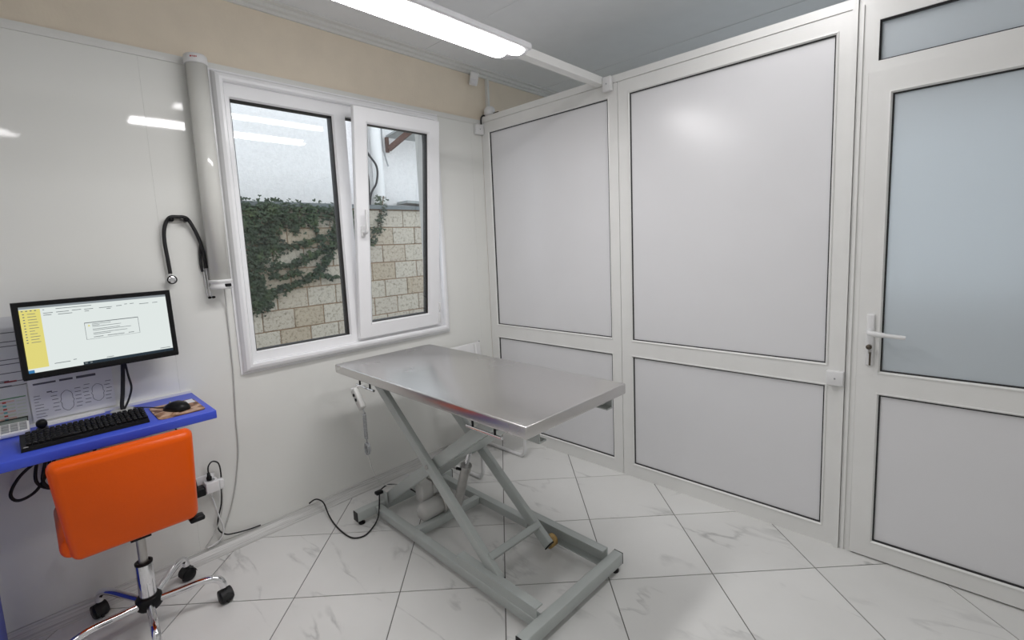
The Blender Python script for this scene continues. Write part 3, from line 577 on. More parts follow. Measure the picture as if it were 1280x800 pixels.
# ------------------------------------------------------------------ desk and what is on it
DZ = 0.826
dk = thing('desk', (-2.4, -0.2, 0), 'narrow bright blue wall desk with a blue side panel', 'desk')
obj('top', MB().rbox(-3.05, -1.966, -0.404, -0.0145, DZ-0.034, DZ, 0.003, 2), 'blue', dk)
obj('side_panel', MB().box(-2.668, -2.648, -0.36, -0.052, 0.0, DZ-0.034), 'blue', dk)
obj('side_panel', MB().box(-3.04, -3.02, -0.36, -0.052, 0.0, DZ-0.034), 'blue', dk)
obj('back_strip', MB().box(-3.05, -1.968, -0.014, -0.0006, DZ-0.02, DZ+0.010), 'white', dk)
gm = thing('cable_grommet', (-2.225, -0.062, DZ), 'grey round cable cover set in the blue desk behind the keyboard', 'grommet')
obj('ring', MB().lathe([(0, 0.001), (0.012, 0.001), (0.036, 0.003), (0.042, 0.001), (0.042, -0.0005), (0, -0.0005)], (-2.225, -0.062, DZ+0.001), 'z', 24), 'lgrey', gm)
# monitor on a wall arm
mn = thing('monitor', (-2.258, -0.125, 1.173), 'black flat monitor showing a program window, mounted above the desk', 'monitor')
def lo(mb):                                            # local geometry -> shifted so obj() puts it around the thing's origin
    for v in mb.v: v += WL[mn]
    return mb
MW, MH = 0.48, 0.286
obj('bezel', lo(MB().sweep(-MW/2+0.018, MW/2-0.018, -MH/2+0.026, MH/2-0.016, [(0, 0.0), (0, -0.004), (0.003, -0.0075), (0.0155, -0.0075), (0.018, -0.004), (0.018, 0.02), (0, 0.02)], 'xz')), 'black', mn)
obj('back_shell', lo(MB().rbox(-MW/2+0.004, MW/2-0.004, 0.004, 0.042, -MH/2+0.01, MH/2-0.006, 0.012, 2)), 'black', mn)
obj('chin', lo(MB().rbox(-MW/2+0.001, MW/2-0.001, -0.0065, 0.004, -MH/2+0.002, -MH/2+0.026, 0.003, 2)), 'black', mn)
SW0, SW1, SZ0, SZ1 = -MW/2+0.018, MW/2-0.018, -MH/2+0.026, MH/2-0.016
scn = obj('screen', lo(MB().box(SW0, SW1, -0.0015, 0.003, SZ0, SZ1)), 'scr', mn)
def sx(f): return SW0+(SW1-SW0)*f
def sz(f): return SZ1-(SZ1-SZ0)*f
def srect(mb, x0, x1, z0, z1, d=0.0021): mb.box(sx(x0), sx(x1), -d, -0.0012, sz(z1), sz(z0)); return mb
obj('sidebar', lo(srect(MB(), 0.0, 0.125, 0.045, 0.935)), 'scry', scn)
obj('title_bar', lo(srect(MB(), 0, 1, 0, 0.035)), 'scrg', scn)
obj('task_bar', lo(srect(MB(), 0.34, 1, 0.955, 1.0)), 'scrd', scn)
obj('start_button', lo(srect(MB(), 0, 0.035, 0.955, 1.0)), 'scrb', scn)
tx = MB(); rr = random.Random(5)
for k in range(11):
    z = 0.105+k*0.043; srect(tx, 0.017, 0.028, z, z+0.014, 0.0026); srect(tx, 0.045, 0.045+rr.uniform(0.03, 0.06), z+0.003, z+0.011, 0.0026)
for k in range(4): srect(tx, 0.012+k*0.026, 0.024+k*0.026, 0.058, 0.072, 0.0026)
for x0, x1, z in ((0.14, 0.15, 0.062), (0.22, 0.45, 0.062), (0.14, 0.20, 0.115), (0.22, 0.30, 0.115), (0.32, 0.38, 0.11), (0.40, 0.46, 0.115), (0.50, 0.59, 0.115), (0.62, 0.66, 0.11), (0.68, 0.70, 0.095), (0.72, 0.75, 0.095), (0.79, 0.86, 0.115), (0.89, 0.93, 0.115), (0.14, 0.19, 0.145), (0.23, 0.32, 0.15), (0.40, 0.43, 0.145), (0.55, 0.58, 0.14), (0.16, 0.26, 0.90), (0.28, 0.30, 0.885), (0.5, 0.55, 0.93), (0.90, 0.98, 0.925)):
    srect(tx, x0, x1, z, z+0.009, 0.0026)
for k, w in enumerate((0.13, 0.05, 0.20, 0, 0.19, 0.27, 0, 0.24, 0.12)):
    if w: srect(tx, 0.435, 0.435+w, 0.365+k*0.021, 0.372+k*0.021, 0.0026)
for x0, x1 in ((0.435, 0.50), (0.53, 0.65), (0.68, 0.72)): srect(tx, x0, x1, 0.575, 0.584, 0.0026)
srect(tx, 0.385, 0.765, 0.335, 0.347, 0.0026); srect(tx, 0.385, 0.765, 0.605, 0.609, 0.0026); srect(tx, 0.385, 0.3875, 0.345, 0.605, 0.0026); srect(tx, 0.7625, 0.765, 0.345, 0.605, 0.0026)
for x0, x1 in ((0.35, 0.368), (0.385, 0.4)): srect(tx, x0, x1, 0.965, 0.99, 0.0026)
tag(obj('screen_text', lo(tx), 'scrk', scn), kind='stuff')
obj('warning_icon', lo(MB().ext([(sx(0.405), sz(0.40)), (sx(0.423), sz(0.40)), (sx(0.414), sz(0.37))], 'y', -0.0026, -0.0012)), 'scry', scn)
obj('wall_arm', lo(MB().rbox(-0.05, 0.05, 0.042, 0.052, -0.05, 0.05, 0.003).rbox(-0.02, 0.02, 0.05, 0.112, -0.03, 0.03, 0.004).rbox(-0.035, 0.035, 0.108, 0.118, -0.08, 0.08, 0.003)), 'black', mn)
mn.rotation_euler = (-0.078, 0, 0.05)
for k, pts in enumerate(([(-2.205, -0.085, 1.045), (-2.208, -0.06, 0.98), (-2.216, -0.05, 0.90), (-2.224, -0.05, 0.85), (-2.224, -0.052, DZ+0.002)], [(-2.20, -0.085, 1.045), (-2.192, -0.062, 0.97), (-2.186, -0.055, 0.915), (-2.20, -0.053, 0.865), (-2.219, -0.056, DZ+0.002)])):
    tag(obj('monitor_cable', MB().tube(smooth_path(pts, 6), (0.0075, 0.004)[k], 8), 'rubber', base=pts[-1]), ('thick black cable running from the monitor down to the desk grommet', 'thin black cable bowing out beside the thick monitor cable')[k], 'cable')
# keyboard
kb = thing('keyboard', (-2.352, -0.268, DZ), 'black full-size keyboard lying on the blue desk', 'keyboard')
obj('body', MB().add([(-2.527, -0.345, DZ+0.001), (-2.177, -0.345, DZ+0.001), (-2.172, -0.196, DZ+0.001), (-2.530, -0.196, DZ+0.001), (-2.525, -0.342, DZ+0.014), (-2.179, -0.342, DZ+0.014), (-2.174, -0.198, DZ+0.026), (-2.528, -0.198, DZ+0.026)], [(3, 2, 1, 0), (4, 5, 6, 7), (0, 1, 5, 4), (1, 2, 6, 5), (2, 3, 7, 6), (3, 0, 4, 7)]), 'black', kb)
ky = MB()
for r in range(6):
    y = -0.326+r*0.0225; z = DZ+0.0155+(y+0.342)*0.083
    for c in range(21):
        if c in (15, 19) and False: continue
        x = -2.513+c*0.0158+(0.003 if c > 14 else 0)+(0.002 if c > 17 else 0)
        if r == 0 and 4 <= c <= 8:
            if c == 4: ky.rbox(x, x+0.077, y, y+0.0185, z-0.002, z+0.006, 0.0015, 1)
            continue
        ky.rbox(x, x+0.0135, y, y+0.0185, z-0.002, z+0.006, 0.0018, 1)
tag(obj('keys', ky, 'black', kb), kind='stuff'); obj('badge', MB().box(-2.520, -2.508, -0.341, -0.337, DZ+0.0142, DZ+0.0155), 'lgrey', kb)
# calculator
ca = thing('calculator', (-2.57, -0.05, DZ), 'pale desk calculator with dark keys and display at the desk back', 'calculator')
cm = Matrix.Translation((-2.575, -0.052, DZ+0.001)) @ Matrix.Rotation(math.radians(16), 4, 'X')
obj('body', MB().rbox(-0.075, 0.075, -0.052, 0.048, 0.0145, 0.034, 0.004, 2, cm), 'white', ca)
def cbx(mb, *b):
    q = MB().box(*b); return mb.add([cm @ v for v in q.v], q.f)
obj('display', cbx(MB(), -0.071, 0.071, 0.018, 0.045, 0.033, 0.0352), 'lcd', ca); obj('display_frame', cbx(cbx(MB(), -0.074, 0.074, 0.043, 0.047, 0.033, 0.037), 0.071, 0.074, 0.016, 0.047, 0.033, 0.037), 'black', ca)
for c in range(6):
    for r in range(3):
        obj('key', cbx(MB(), -0.068+c*0.0235, -0.049+c*0.0235, -0.046+r*0.02, -0.031+r*0.02, 0.0335, 0.0375), 'dgrey', ca)
tag(obj('loose_sheet', MB().add([(-2.452, -0.05, DZ+0.0004), (-2.28, -0.036, DZ+0.0004), (-2.28, -0.0145, DZ+0.0004), (-2.452, -0.0145, DZ+0.0004), (-2.452, -0.05, DZ+0.003), (-2.28, -0.036, DZ+0.003), (-2.28, -0.0145, DZ+0.004), (-2.452, -0.0145, DZ+0.004)], [(3, 2, 1, 0), (4, 5, 6, 7), (0, 1, 5, 4), (1, 2, 6, 5), (2, 3, 7, 6), (3, 0, 4, 7)]), 'paper', base=(-2.37, -0.03, DZ)), 'narrow white folded sheet lying along the back of the blue desk', 'paper')
gd = thing('webcam', (-2.468, -0.125, DZ), 'small black clip-on webcam standing behind the keyboard', 'webcam')
obj('foot', MB().rbox(-2.485, -2.450, -0.15, -0.11, DZ+0.0005, DZ+0.018, 0.005, 2), 'black', gd)
obj('head', MB().lathe([(0, -0.014), (0.012, -0.014), (0.016, -0.008), (0.016, 0.01), (0.008, 0.015), (0, 0.015)], (-2.468, -0.13, DZ+0.034), 'y', 18), 'black', gd)
# mouse and mat
mp_ = thing('mouse_mat', (-2.07, -0.245, DZ), 'small mat printed with brown animal fur under the mouse', 'mouse mat')
def rrect(x0, x1, y0, y1, r):
    pts = []
    for cx, cy, a in ((x1-r, y1-r, 0), (x0+r, y1-r, 90), (x0+r, y0+r, 180), (x1-r, y0+r, 270)):
        for k in range(5): t = math.radians(a+k*22.5); pts.append((cx+r*math.cos(t), cy+r*math.sin(t)))
    return pts
obj('mat', MB().prism(rrect(-2.150, -1.990, -0.356, -0.135, 0.02), DZ+0.0003, DZ+0.003), 'fur', mp_)
obj('pale_patch', MB().prism([(-2.03, -0.205), (-1.995, -0.205), (-1.994, -0.14), (-2.03, -0.15)], DZ+0.003, DZ+0.0033), 'paper', mp_)
ms = thing('mouse', (-2.075, -0.265, DZ+0.003), 'black computer mouse resting on the brown printed mat', 'mouse')
vs = []; fs = []; n = 14; mth = Matrix.Translation((-2.073, -0.262, DZ+0.0032)) @ Matrix.Rotation(math.radians(28), 4, 'Z')
prof = [(-0.052, 0.012, 0.012), (-0.046, 0.024, 0.024), (-0.028, 0.030, 0.034), (0, 0.031, 0.037), (0.025, 0.029, 0.031), (0.044, 0.025, 0.021), (0.052, 0.014, 0.012)]
for y, w, h in prof:
    for k in range(n+1):
        a = PI*k/n; vs.append(mth @ Vector((w*math.copysign(abs(math.cos(a))**0.75, math.cos(a)), y, h*math.sin(a)**0.8)))
for i in range(len(prof)-1):
    for k in range(n): fs.append((i*(n+1)+k, i*(n+1)+k+1, (i+1)*(n+1)+k+1, (i+1)*(n+1)+k))
fs += [tuple(range(n+1)), tuple(range((len(prof)-1)*(n+1)+n, (len(prof)-1)*(n+1)-1, -1))]
for i in range(len(prof)-1): fs.append((i*(n+1), (i+1)*(n+1), (i+1)*(n+1)+n, i*(n+1)+n))
obj('shell', MB().add(vs, fs, True), 'black', ms)
obj('wheel', MB().lathe([(0, -0.003), (0.007, -0.003), (0.007, 0.003), (0, 0.003)], mth @ Vector((0, 0.033, 0.026)), 'x', 12), 'dgrey', ms)
obj('lead', MB().tube(smooth_path([mth @ Vector((0, 0.05, 0.008)), (-2.12, -0.18, DZ+0.006), (-2.15, -0.12, DZ+0.004), (-2.19, -0.07, DZ+0.004)], 5), 0.002, 6), 'rubber', ms)
# sheets on the wall
def sheet(name, x0, x1, z0, z1, m, label, y=-0.0006, cat='paper'):
    t = thing(name, ((x0+x1)/2, 0, z0), label, cat); obj('sheet', MB().box(x0, x1, y-0.0006, y, z0, z1), m, t); return t
def marks(t, rects, m, y=-0.0016, nm='print'):
    mb = MB()
    for x0, x1, z0, z1 in rects: mb.box(x0, x1, y, y+0.0005, z0, z1)
    o = obj(nm, mb, m, t, kind='stuff'); return o
s1 = sheet('anatomy_sheet', -2.488, -2.238, 0.842, 1.03, 'paper', 'white sheet with two small animal outline diagrams above the desk', y=-0.0045)
rr = random.Random(11); R1 = [(-2.475, -2.41, 0.985, 0.992), (-2.40, -2.36, 0.985, 0.993), (-2.35, -2.29, 0.984, 0.994), (-2.44, -2.425, 0.948, 0.953)]
for cxp, cz_ in ((-2.385, 0.905), (-2.29, 0.912)):
    for k in range(6):
        z = cz_+0.04-k*0.015
        for s in (-1, 1):
            xa = cxp+s*(0.022+0.006*rr.random()); R1.append((min(xa, xa+s*0.018), max(xa, xa+s*0.018), z, z+0.0022))
for k in range(8): z = 0.94-k*0.012; R1.append((-2.478, -2.478+rr.uniform(0.012, 0.04), z, z+0.0018))
marks(s1, R1, 'ink', -0.0055)
for cxp, cz_, hh in ((-2.385, 0.903, 0.042), (-2.29, 0.912, 0.037)):
    pts = []
    for k in range(28):
        a = 2*PI*k/28; r = 0.45+0.55*abs(math.sin(2*a))**1.5 if k % 14 not in (6, 7, 8, 0) else 0.95
        pts.append((cxp+0.021*math.cos(a)*(0.55+0.45*r), -0.0057, cz_+hh*math.sin(a)*(0.75+0.25*r)))
    obj('diagram', MB().tube(pts, 0.0007, 4, closed=True), 'ink', s1)
s2 = sheet('price_sheet', -2.76, -2.4925, 0.835, 0.995, 'paperg', 'pale sheet with coloured table rows beside the animal diagrams', y=-0.0045)
marks(s2, [(-2.70, -2.498, 0.950, 0.954)], 'green_ink', -0.0055, 'header_line')
marks(s2, [(-2.70, -2.53, 0.938-k*0.013, 0.944-k*0.013) for k in (0, 3, 5)], 'pink_ink', -0.0055); marks(s2, [(-2.70, -2.53, 0.938-k*0.013, 0.944-k*0.013) for k in (1, 2, 4, 6)], 'row_ink', -0.0055)
marks(s2, [(-2.525, -2.50, 0.936-k*0.013, 0.940-k*0.013) for k in range(7)], 'row_ink', -0.0055); marks(s2, [(-2.562, -2.552, 0.936-k*0.026, 0.942-k*0.026) for k in range(4)], 'red_ink', -0.0062, 'row_marks'); marks(s2, [(-2.562, -2.552, 0.923-k*0.026, 0.929-k*0.026) for k in range(3)], 'teal_ink', -0.0062, 'row_marks')
s3 = sheet('notice_sheet', -2.76, -2.42, 0.985, 1.262, 'paperg', 'grey notice sheet partly hidden behind the monitor', y=-0.0008)
marks(s3, [(-2.74, -2.49+0.02*(k % 3), 1.20-k*0.017, 1.203-k*0.017) for k in (0, 2, 3, 6, 7, 9, 11, 12)], 'ink', -0.0018); marks(s3, [(-2.548, -2.515, 1.012, 1.018)], 'red_ink', -0.0018, 'red_print')
marks(s3, [(-2.74, -2.535, 1.018, 1.021), (-2.74, -2.53, 0.999, 1.001)], 'ink', -0.0018)

# ------------------------------------------------------------------ orange swivel chair
CH = (-2.252, -0.31, 0)
cr = thing('swivel_chair', CH, 'small orange leatherette swivel chair on a chrome star base', 'chair')
bkm = Matrix.Translation((-2.283, -0.545, 0.650)) @ Matrix.Rotation(math.radians(-1), 4, 'Z') @ Matrix.Rotation(math.radians(11), 4, 'X')
bk = MB().rbox(-0.196, 0.196, -0.032, 0.032, -0.198, 0.178, 0.028, 5)
for v in bk.v:
    u = v.x/0.196; w = v.z/0.178
    v.y += 0.030*u*u-0.012*(1-w*w) - (0.010*(1-u*u)*(1-w*w) if v.y < 0 else 0)
    if u < 0: v.x += 0.026*(0.5-0.5*w)*(-u)
obj('backrest', MB().add([bkm @ v for v in bk.v], bk.f, True), 'orange', cr)
# piping lines where the front and rear covers meet
pts = []
for px, pz in rrect(-0.1955, 0.1955, -0.1975, 0.1775, 0.03):
    u = px/0.196; w = pz/0.178; px += (0.026*(0.5-0.5*w)*(-u) if u < 0 else 0); pts.append(bkm @ Vector((px, 0.004+0.030*u*u-0.012*(1-w*w), pz)))
obj('piping', MB().tube(pts, 0.0022, 6, closed=True), 'orange', cr)
obj('seat', MB().rbox(-2.476, -2.088, -0.490, -0.085, 0.462, 0.535, 0.034, 5), 'orange', cr)
obj('back_bracket', MB().bar((-2.267, -0.30, 0.455), (-2.267, -0.497, 0.455), 0.06, 0.010).bar((-2.267, -0.492, 0.450), (-2.267, -0.490, 0.56), 0.055, 0.008, (0, -1, 0)), 'black', cr)
obj('tilt_mechanism', MB().rbox(-2.31, -2.195, -0.37, -0.22, 0.412, 0.462, 0.008, 2), 'black', cr)
obj('lever', MB().tube(smooth_path([(-2.20, -0.33, 0.43), (-2.12, -0.40, 0.432), (-2.085, -0.47, 0.445)], 4), 0.006, 8).rbox(-2.118, -2.068, -0.505, -0.462, 0.436, 0.455, 0.006, 2), 'black', cr)
obj('gas_lift', MB().tube([(-2.252, -0.31, 0.22), (-2.252, -0.31, 0.415)], 0.0155, 18), 'castal', cr)
slv = obj('column_sleeve', MB().lathe([(0.029, 0.10), (0.0285, 0.262), (0.027, 0.266), (0.022, 0.266), (0.022, 0.24)], (-2.252, -0.31, 0), 'z', 24), 'chrome', cr)
obj('sleeve_rim', MB().lathe([(0.0175, 0.262), (0.0295, 0.262), (0.0295, 0.27), (0.0175, 0.27), (0.0175, 0.262)], (-2.252, -0.31, 0), 'z', 24), 'black', slv)
hb = obj('hub', MB().lathe([(0, 0.072), (0.036, 0.074), (0.044, 0.084), (0.044, 0.118), (0.036, 0.128), (0, 0.128)], (-2.252, -0.31, 0), 'z', 24), 'black', cr)
for k in range(5):
    a = math.radians(-22+72*k); c, s = math.cos(a), math.sin(a)
    P_ = lambda r, z: (CH[0]+c*r, CH[1]+s*r, z)
    arm = obj('star_arm', MB().tube(smooth_path([P_(0.035, 0.100), P_(0.10, 0.108), P_(0.17, 0.118), P_(0.215, 0.117), P_(0.24, 0.106), P_(0.252, 0.086), P_(0.255, 0.07)], 4), 0.0145, 12), 'chrome', cr)
    cmx = Matrix.Translation(P_(0.258, 0)) @ Matrix.Rotation(a+0.5+0.4*k, 4, 'Z')
    ct = MB()
    for sd in (-1, 1): ct.lathe([(0, sd*0.004), (0.025, sd*0.004), (0.0275, sd*0.008), (0.0275, sd*0.018), (0.023, sd*0.024), (0, sd*0.025)], (0, 0, 0), 'x', 20, cmx @ Matrix.Translation((0, 0, 0.0275)))
    cs = obj('caster', ct, 'black', arm)
    hood = []
    for q in range(9): t = math.radians(-10+190*q/8); hood.append((0.031*math.cos(t), 0.0275+0.031*math.sin(t)))
    hm = MB()
    for hw in (1,): 
        vs = [cmx @ Vector((x_, p, z_)) for p, z_ in hood for x_ in (-0.022, 0.022)]
        fs = [(2*q, 2*q+1, 2*q+3, 2*q+2) for q in range(8)]
        hm.add(vs, fs, True)
    hm.tube([cmx @ Vector((0, 0, 0.05)), cmx @ Vector((0, 0, 0.075))], 0.008, 10)
    hm.add(*(lambda t_: ([cmx @ v for v in t_.v], t_.f))(MB().box(-0.0035, 0.0035, -0.024, 0.024, 0.004, 0.05)))
    obj('caster_hood', hm, 'rubber', arm)

# ------------------------------------------------------------------ wall things
uv = thing('air_steriliser', (-1.806, 0, 1.30), 'tall white tubular wall lamp unit standing beside the window casing', 'wall unit')
UX, UY = -1.806, -0.058
obj('tube', MB().lathe([(0, 1.335), (0.043, 1.335), (0.043, 2.318), (0, 2.318)], (UX, UY, 0), 'z', 40), 'tubew', uv)
tc_ = obj('top_cap', MB().lathe([(0, 2.352), (0.040, 2.352), (0.046, 2.346), (0.047, 2.318), (0.047, 2.312), (0.043, 2.312)], (UX, UY, 0), 'z', 40), 'white', uv)
bc = obj('bottom_cap', MB().lathe([(0, 1.300), (0.043, 1.300), (0.047, 1.306), (0.047, 1.316), (0.044, 1.320), (0.044, 1.330), (0.049, 1.334), (0.049, 1.343), (0.043, 1.345)], (UX, UY, 0), 'z', 40), 'white', uv)
obj('switch', MB().rbox(UX+0.004, UX+0.03, UY-0.05, UY-0.030, 1.311, 1.325, 0.002), 'black', bc)
lg = MB()
for k, w in enumerate((0.006, 0.003, 0.005, 0.004)):
    a = -1.25-0.1*k+0.0; q = MB().box(-w/2, w/2, -0.0477, -0.0465, 2.331+0.001*(k % 2), 2.337)
    m_ = Matrix.Translation((UX, UY, 0)) @ Matrix.Rotation(-0.62+0.15*k, 4, 'Z'); lg.add([m_ @ v for v in q.v], q.f)
obj('logo', lg, 'red_ink', tc_)
for z in (1.45, 2.15): obj('wall_bracket', MB().box(UX-0.015, UX+0.015, UY+0.03, -0.0003, z, z+0.04), 'white', uv)
tag(obj('steriliser_cable', MB().tube(smooth_path([(-1.79, -0.04, 1.302), (-1.782, -0.010, 1.2), (-1.782, -0.005, 0.98), (-1.785, -0.005, 0.85), (-1.795, -0.005, 0.65), (-1.800, -0.006, 0.49), (-1.822, -0.006, 0.35), (-1.855, -0.007, 0.22), (-1.90, -0.009, 0.11), (-1.93, -0.012, 0.055)], 6), 0.0032, 6), 'lgrey', base=(-1.8, 0, 0.05)), 'pale grey cable hanging down the wall below the tubular unit', 'cable')
hk = thing('wall_hook', (-1.938, 0, 1.63), 'small double wall hook carrying the stethoscope', 'hook')
obj('plate', MB().rbox(-1.972, -1.905, -0.006, -0.0003, 1.612, 1.634, 0.002), 'castal', hk)
for x in (-1.968, -1.910): obj('peg', MB().tube([(x, -0.004, 1.622), (x, -0.030, 1.624)], 0.007, 10).lathe([(0, -0.012), (0.009, -0.009), (0.012, 0), (0.009, 0.009), (0, 0.012)], (x, -0.036, 1.626), 'y', 14), 'black', hk)
sp = thing('stethoscope', (-1.93, -0.02, 1.26), 'black stethoscope hanging from a hook beside the tubular wall unit', 'stethoscope')
obj('tubing', MB().tube(smooth_path([(-1.992, -0.020, 1.385), (-1.995, -0.021, 1.45), (-1.999, -0.023, 1.53), (-1.993, -0.025, 1.59), (-1.972, -0.026, 1.633), (-1.938, -0.026, 1.638), (-1.905, -0.026, 1.631), (-1.880, -0.024, 1.58), (-1.862, -0.022, 1.52), (-1.853, -0.020, 1.46), (-1.850, -0.018, 1.40)], 6), 0.0078, 10), 'rubber', sp)
obj('yoke', MB().tube(smooth_path([(-1.861, -0.020, 1.52), (-1.866, -0.014, 1.48), (-1.868, -0.012, 1.42), (-1.864, -0.012, 1.385)], 4), 0.006, 8), 'rubber', sp)
for k, (dx, dy) in enumerate(((0.0, 0.0), (-0.010, 0.006))):
    bt = obj('ear_tube', MB().tube(smooth_path([(-1.850+dx, -0.018+dy, 1.405), (-1.848+dx, -0.018+dy, 1.34), (-1.846+dx, -0.02+dy, 1.28), (-1.840+dx, -0.028, 1.264)], 5), 0.0032, 8), 'chrome', sp)
    obj('ear_tip', MB().lathe([(0, -0.007), (0.005, -0.006), (0.006, 0), (0.004, 0.007), (0, 0.008)], (-1.836+dx*1.6, -0.030, 1.262), 'x', 12), 'black', bt)
cpz = obj('chest_piece', MB().lathe([(0, -0.010), (0.016, -0.010), (0.019, -0.007), (0.019, -0.003), (0.009, 0.002), (0.009, 0.012), (0.014, 0.016), (0.014, 0.019), (0, 0.019)], (-1.990, -0.024, 1.358), 'y', 20).tube([(-1.992, -0.020, 1.365), (-1.992, -0.020, 1.392)], 0.0045, 8), 'chrome', sp)
obj('bell_rim', MB().lathe([(0.0155, -0.011), (0.0195, -0.0085), (0.0195, -0.006), (0.0155, -0.0085), (0.0155, -0.011)], (-1.990, -0.024, 1.358), 'y', 20), 'black', cpz)
# socket with adapters
so = thing('wall_socket', (-1.945, 0, 0.36), 'white double wall socket crowded with plugs right of the orange chair', 'socket')
obj('plate', MB().rbox(-1.998, -1.915, -0.012, -0.0003, 0.33, 0.412, 0.004, 2), 'white', so)
ad_ = thing('plug_adapter', (-1.94, -0.045, 0.36), 'white cube plug adapter pushed into the wall socket', 'adapter')
obj('body', MB().rbox(-1.968, -1.912, -0.072, -0.0125, 0.338, 0.392, 0.005, 2), 'white', ad_)
obj('socket_face', MB().lathe([(0, 0), (0.013, 0), (0.014, 0.002), (0.017, 0.002), (0.017, 0), (0, -0.001)], (-1.94, -0.042, 0.3922), 'z', 20), 'dgrey', ad_)
pl = thing('plug', (-1.944, -0.042, 0.394), 'black plug standing in the top of the white adapter', 'plug', 'plugs in the adapter')
obj('body', MB().lathe([(0, 0), (0.011, 0), (0.012, 0.014), (0.008, 0.02), (0.006, 0.036), (0, 0.036)], (-1.946, -0.042, 0.3945), 'z', 14), 'black', pl)
obj('lead', MB().tube(smooth_path([(-1.946, -0.042, 0.425), (-1.944, -0.042, 0.46), (-1.925, -0.038, 0.478), (-1.90, -0.034, 0.46), (-1.893, -0.03, 0.41), (-1.897, -0.026, 0.33), (-1.905, -0.024, 0.25), (-1.925, -0.022, 0.18), (-1.928, -0.02, 0.125), (-1.90, -0.018, 0.085), (-1.86, -0.016, 0.07), (-1.80, -0.014, 0.058), (-1.74, -0.012, 0.053)], 6), 0.0034, 8), 'rubber', pl)
pl = thing('plug', (-1.90, -0.042, 0.365), 'white plug in the right side of the white adapter', 'plug', 'plugs in the adapter')
obj('body', MB().rbox(-1.9115, -1.888, -0.056, -0.030, 0.335, 0.385, 0.006, 2), 'white', pl)
obj('lead', MB().tube(smooth_path([(-1.898, -0.043, 0.337), (-1.898, -0.035, 0.28), (-1.912, -0.03, 0.2), (-1.945, -0.025, 0.12), (-1.99, -0.018, 0.06)], 6), 0.003, 8), 'lgrey', pl)
pl = thing('plug', (-1.945, -0.03, 0.33), 'white plug lead leaving the underside of the white adapter', 'plug', 'plugs in the adapter')
obj('body', MB().lathe([(0, 0), (0.010, 0), (0.010, -0.012), (0.006, -0.02), (0, -0.02)], (-1.945, -0.035, 0.3375), 'z', 12), 'white', pl)
obj('lead', MB().tube(smooth_path([(-1.945, -0.035, 0.32), (-1.935, -0.033, 0.27), (-1.923, -0.03, 0.2), (-1.908, -0.025, 0.12), (-1.93, -0.022, 0.07), (-1.98, -0.014, 0.052)], 6), 0.0038, 8), 'white', pl)
pw = thing('power_brick', (-2.0, -0.05, 0.35), 'black mains charger between the orange chair and the white adapter', 'charger')
obj('body', MB().rbox(-2.012, -1.9685, -0.066, -0.0125, 0.335, 0.375, 0.006, 2), 'black', pw)
obj('lead', MB().tube(smooth_path([(-1.998, -0.04, 0.374), (-2.003, -0.04, 0.43), (-2.02, -0.04, 0.52), (-2.04, -0.03, 0.65), (-2.08, -0.03, DZ-0.037)], 5), 0.0035, 8), 'rubber', pw)
cb_ = thing('cable_bundle', (-2.50, -0.05, 0.60), 'tangled loops of black cable hanging under the blue desk', 'cable')
for k, pts in enumerate(([(-2.40, -0.05, 0.775), (-2.48, -0.06, 0.715), (-2.545, -0.065, 0.665), (-2.578, -0.065, 0.605), (-2.56, -0.065, 0.572), (-2.51, -0.06, 0.59), (-2.47, -0.055, 0.66), (-2.46, -0.05, 0.73), (-2.45, -0.05, 0.775)],
                         [(-2.47, -0.07, 0.775), (-2.50, -0.072, 0.69), (-2.505, -0.072, 0.62), (-2.46, -0.07, 0.582), (-2.39, -0.065, 0.60), (-2.34, -0.06, 0.66), (-2.31, -0.055, 0.76)],
                         [(-2.46, -0.085, 0.775), (-2.475, -0.088, 0.70), (-2.49, -0.088, 0.63), (-2.47, -0.085, 0.60), (-2.455, -0.082, 0.68), (-2.43, -0.08, 0.73), (-2.37, -0.08, 0.70)])):
    obj('loop', MB().tube(smooth_path(pts, 6), 0.0055, 8), 'rubber', cb_)
obj('junction', MB().rbox(-2.43, -2.34, -0.10, -0.035, 0.64, 0.675, 0.01, 2).rbox(-2.47, -2.30, -0.10, -0.03, 0.735, 0.788, 0.008, 2), 'black', cb_)
# junction boxes, detector, conduit
def jbox(x0, x1, y0, y1, z0, z1, label, face):
    t = thing('junction_box', ((x0+x1)/2, (y0+y1)/2, z0), label, 'junction box', 'white surface junction boxes')
    obj('box', MB().rbox(x0, x1, y0, y1, z0, z1, 0.004, 2), 'white', t)
    c = ((x0+x1)/2, (y0+y1)/2, (z0+z1)/2)
    if face == 'x': obj('screw', MB().lathe([(0, -0.001), (0.004, -0.001), (0.004, 0.002), (0, 0.002)], (x0, c[1], c[2]), 'x', 10), 'dgrey', t)
    else: obj('screw', MB().lathe([(0, -0.001), (0.004, -0.001), (0.004, 0.002), (0, 0.002)], (c[0], y0, c[2]), 'y', 10), 'dgrey', t)
jbox(-0.079, -0.008, -0.032, -0.0003, 2.248, 2.318, 'white junction box at the wall corner below the beige band', 'y')
jbox(-0.034, -0.0045, -1.106, -1.052, 2.292, 2.372, 'white junction box where the lamp beam meets the partition', 'x')
jbox(-0.030, -0.0006, -2.242, -2.178, 0.764, 0.830, 'white junction box beside the door at mid rail height', 'x')
tag(obj('conduit', MB().rbox(0.062, 0.084, -0.014, 0.0115, 2.34, 2.66, 0.003), 'trim', base=(0.07, 0, 2.34)), 'thin white conduit running up the beige wall to the ceiling', 'conduit')
tag(obj('corner_cable', MB().tube(smooth_path([(-0.018, -0.016, 2.317), (-0.015, -0.014, 2.36), (0.0, -0.014, 2.385), (0.035, -0.016, 2.392), (0.07, -0.02, 2.385)], 5), 0.005, 8), 'rubber', base=(-0.018, -0.016, 2.31)), 'short black cable bending from the corner box over the partition', 'cable')
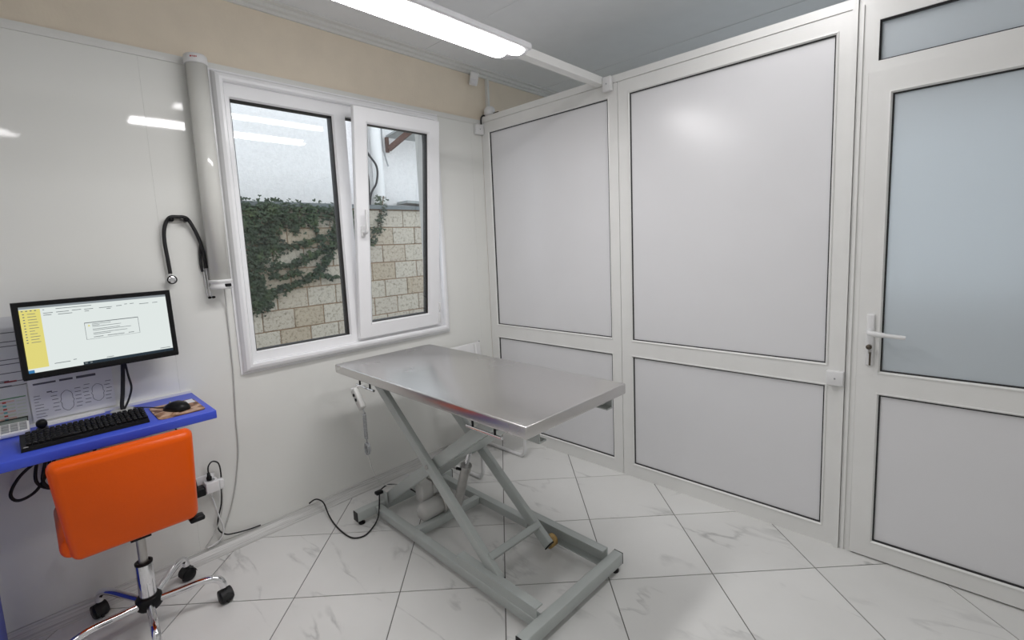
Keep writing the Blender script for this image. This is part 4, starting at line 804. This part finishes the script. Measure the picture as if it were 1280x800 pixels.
dt = thing('motion_detector', (-0.09, -0.03, 2.60), 'small white motion detector under the ceiling near the corner', 'detector')
dm = Matrix.Translation((-0.085, -0.035, 2.622)) @ Matrix.Rotation(-0.75, 4, 'Z') @ Matrix.Rotation(0.45, 4, 'X') @ Matrix.Rotation(0.22, 4, 'Y')
obj('body', MB().rbox(-0.03, 0.03, -0.02, 0.02, -0.045, 0.045, 0.010, 3, dm), 'white', dt)
obj('lens', MB().rbox(-0.022, 0.022, -0.026, -0.015, -0.035, 0.0, 0.008, 3, dm), 'paper', dt); obj('mount', MB().tube([(-0.085, -0.02, 2.655), (-0.075, 0.011, 2.665)], 0.010, 8), 'white', dt)
bl = thing('spot_lamp', (0.075, -0.075, 2.377), 'small round white unlit fitting on top of the partition near the corner', 'lamp')
obj('body', MB().lathe([(0, 0.0), (0.03, 0.0), (0.040, 0.02), (0.040, 0.05), (0.028, 0.066), (0, 0.072)], (0.035, -0.055, 2.3765), 'z', 20), 'white', bl)
obj('connector', MB().tube([(0.04, -0.09, 2.392), (0.045, -0.135, 2.394)], 0.007, 8), 'brass', bl)
tag(obj('screw', MB().lathe([(0, -0.003), (0.005, -0.003), (0.006, -0.0003), (0, -0.0003)], (-0.135, 0, 0.738), 'y', 10), 'dgrey', base=(-0.135, 0, 0.738)), 'tiny dark screw head in the wall panel behind the lift table', 'screw')

# ------------------------------------------------------------------ white tubular chair behind the table
wc = thing('white_chair', (-0.42, -0.3, 0), 'white tubular cantilever chair against the wall behind the lift table', 'chair')
for x in (-0.225, -0.615):
    P = [(x, -0.10, 0.012), (x, -0.30, 0.012), (x, -0.455, 0.012), (x, -0.485, 0.02), (x, -0.503, 0.045), (x, -0.508, 0.10), (x, -0.508, 0.34), (x, -0.50, 0.385), (x, -0.47, 0.40), (x, -0.30, 0.40), (x, -0.16, 0.40), (x, -0.115, 0.415), (x, -0.095, 0.46), (x, -0.055, 0.74)]
    obj('side_frame', MB().tube(smooth_path(P, 4), 0.0115, 12), 'white', wc)
obj('floor_tube', MB().tube([(-0.225, -0.10, 0.012), (-0.615, -0.10, 0.012)], 0.0115, 12), 'white', wc)
obj('seat', MB().rbox(-0.625, -0.215, -0.50, -0.13, 0.413, 0.440, 0.012, 3), 'white', wc)
obj('backrest', MB().bar((-0.42, -0.058, 0.58), (-0.42, -0.036, 0.748), 0.50, 0.022, (0, -1, 0), 0.008), 'white', wc)
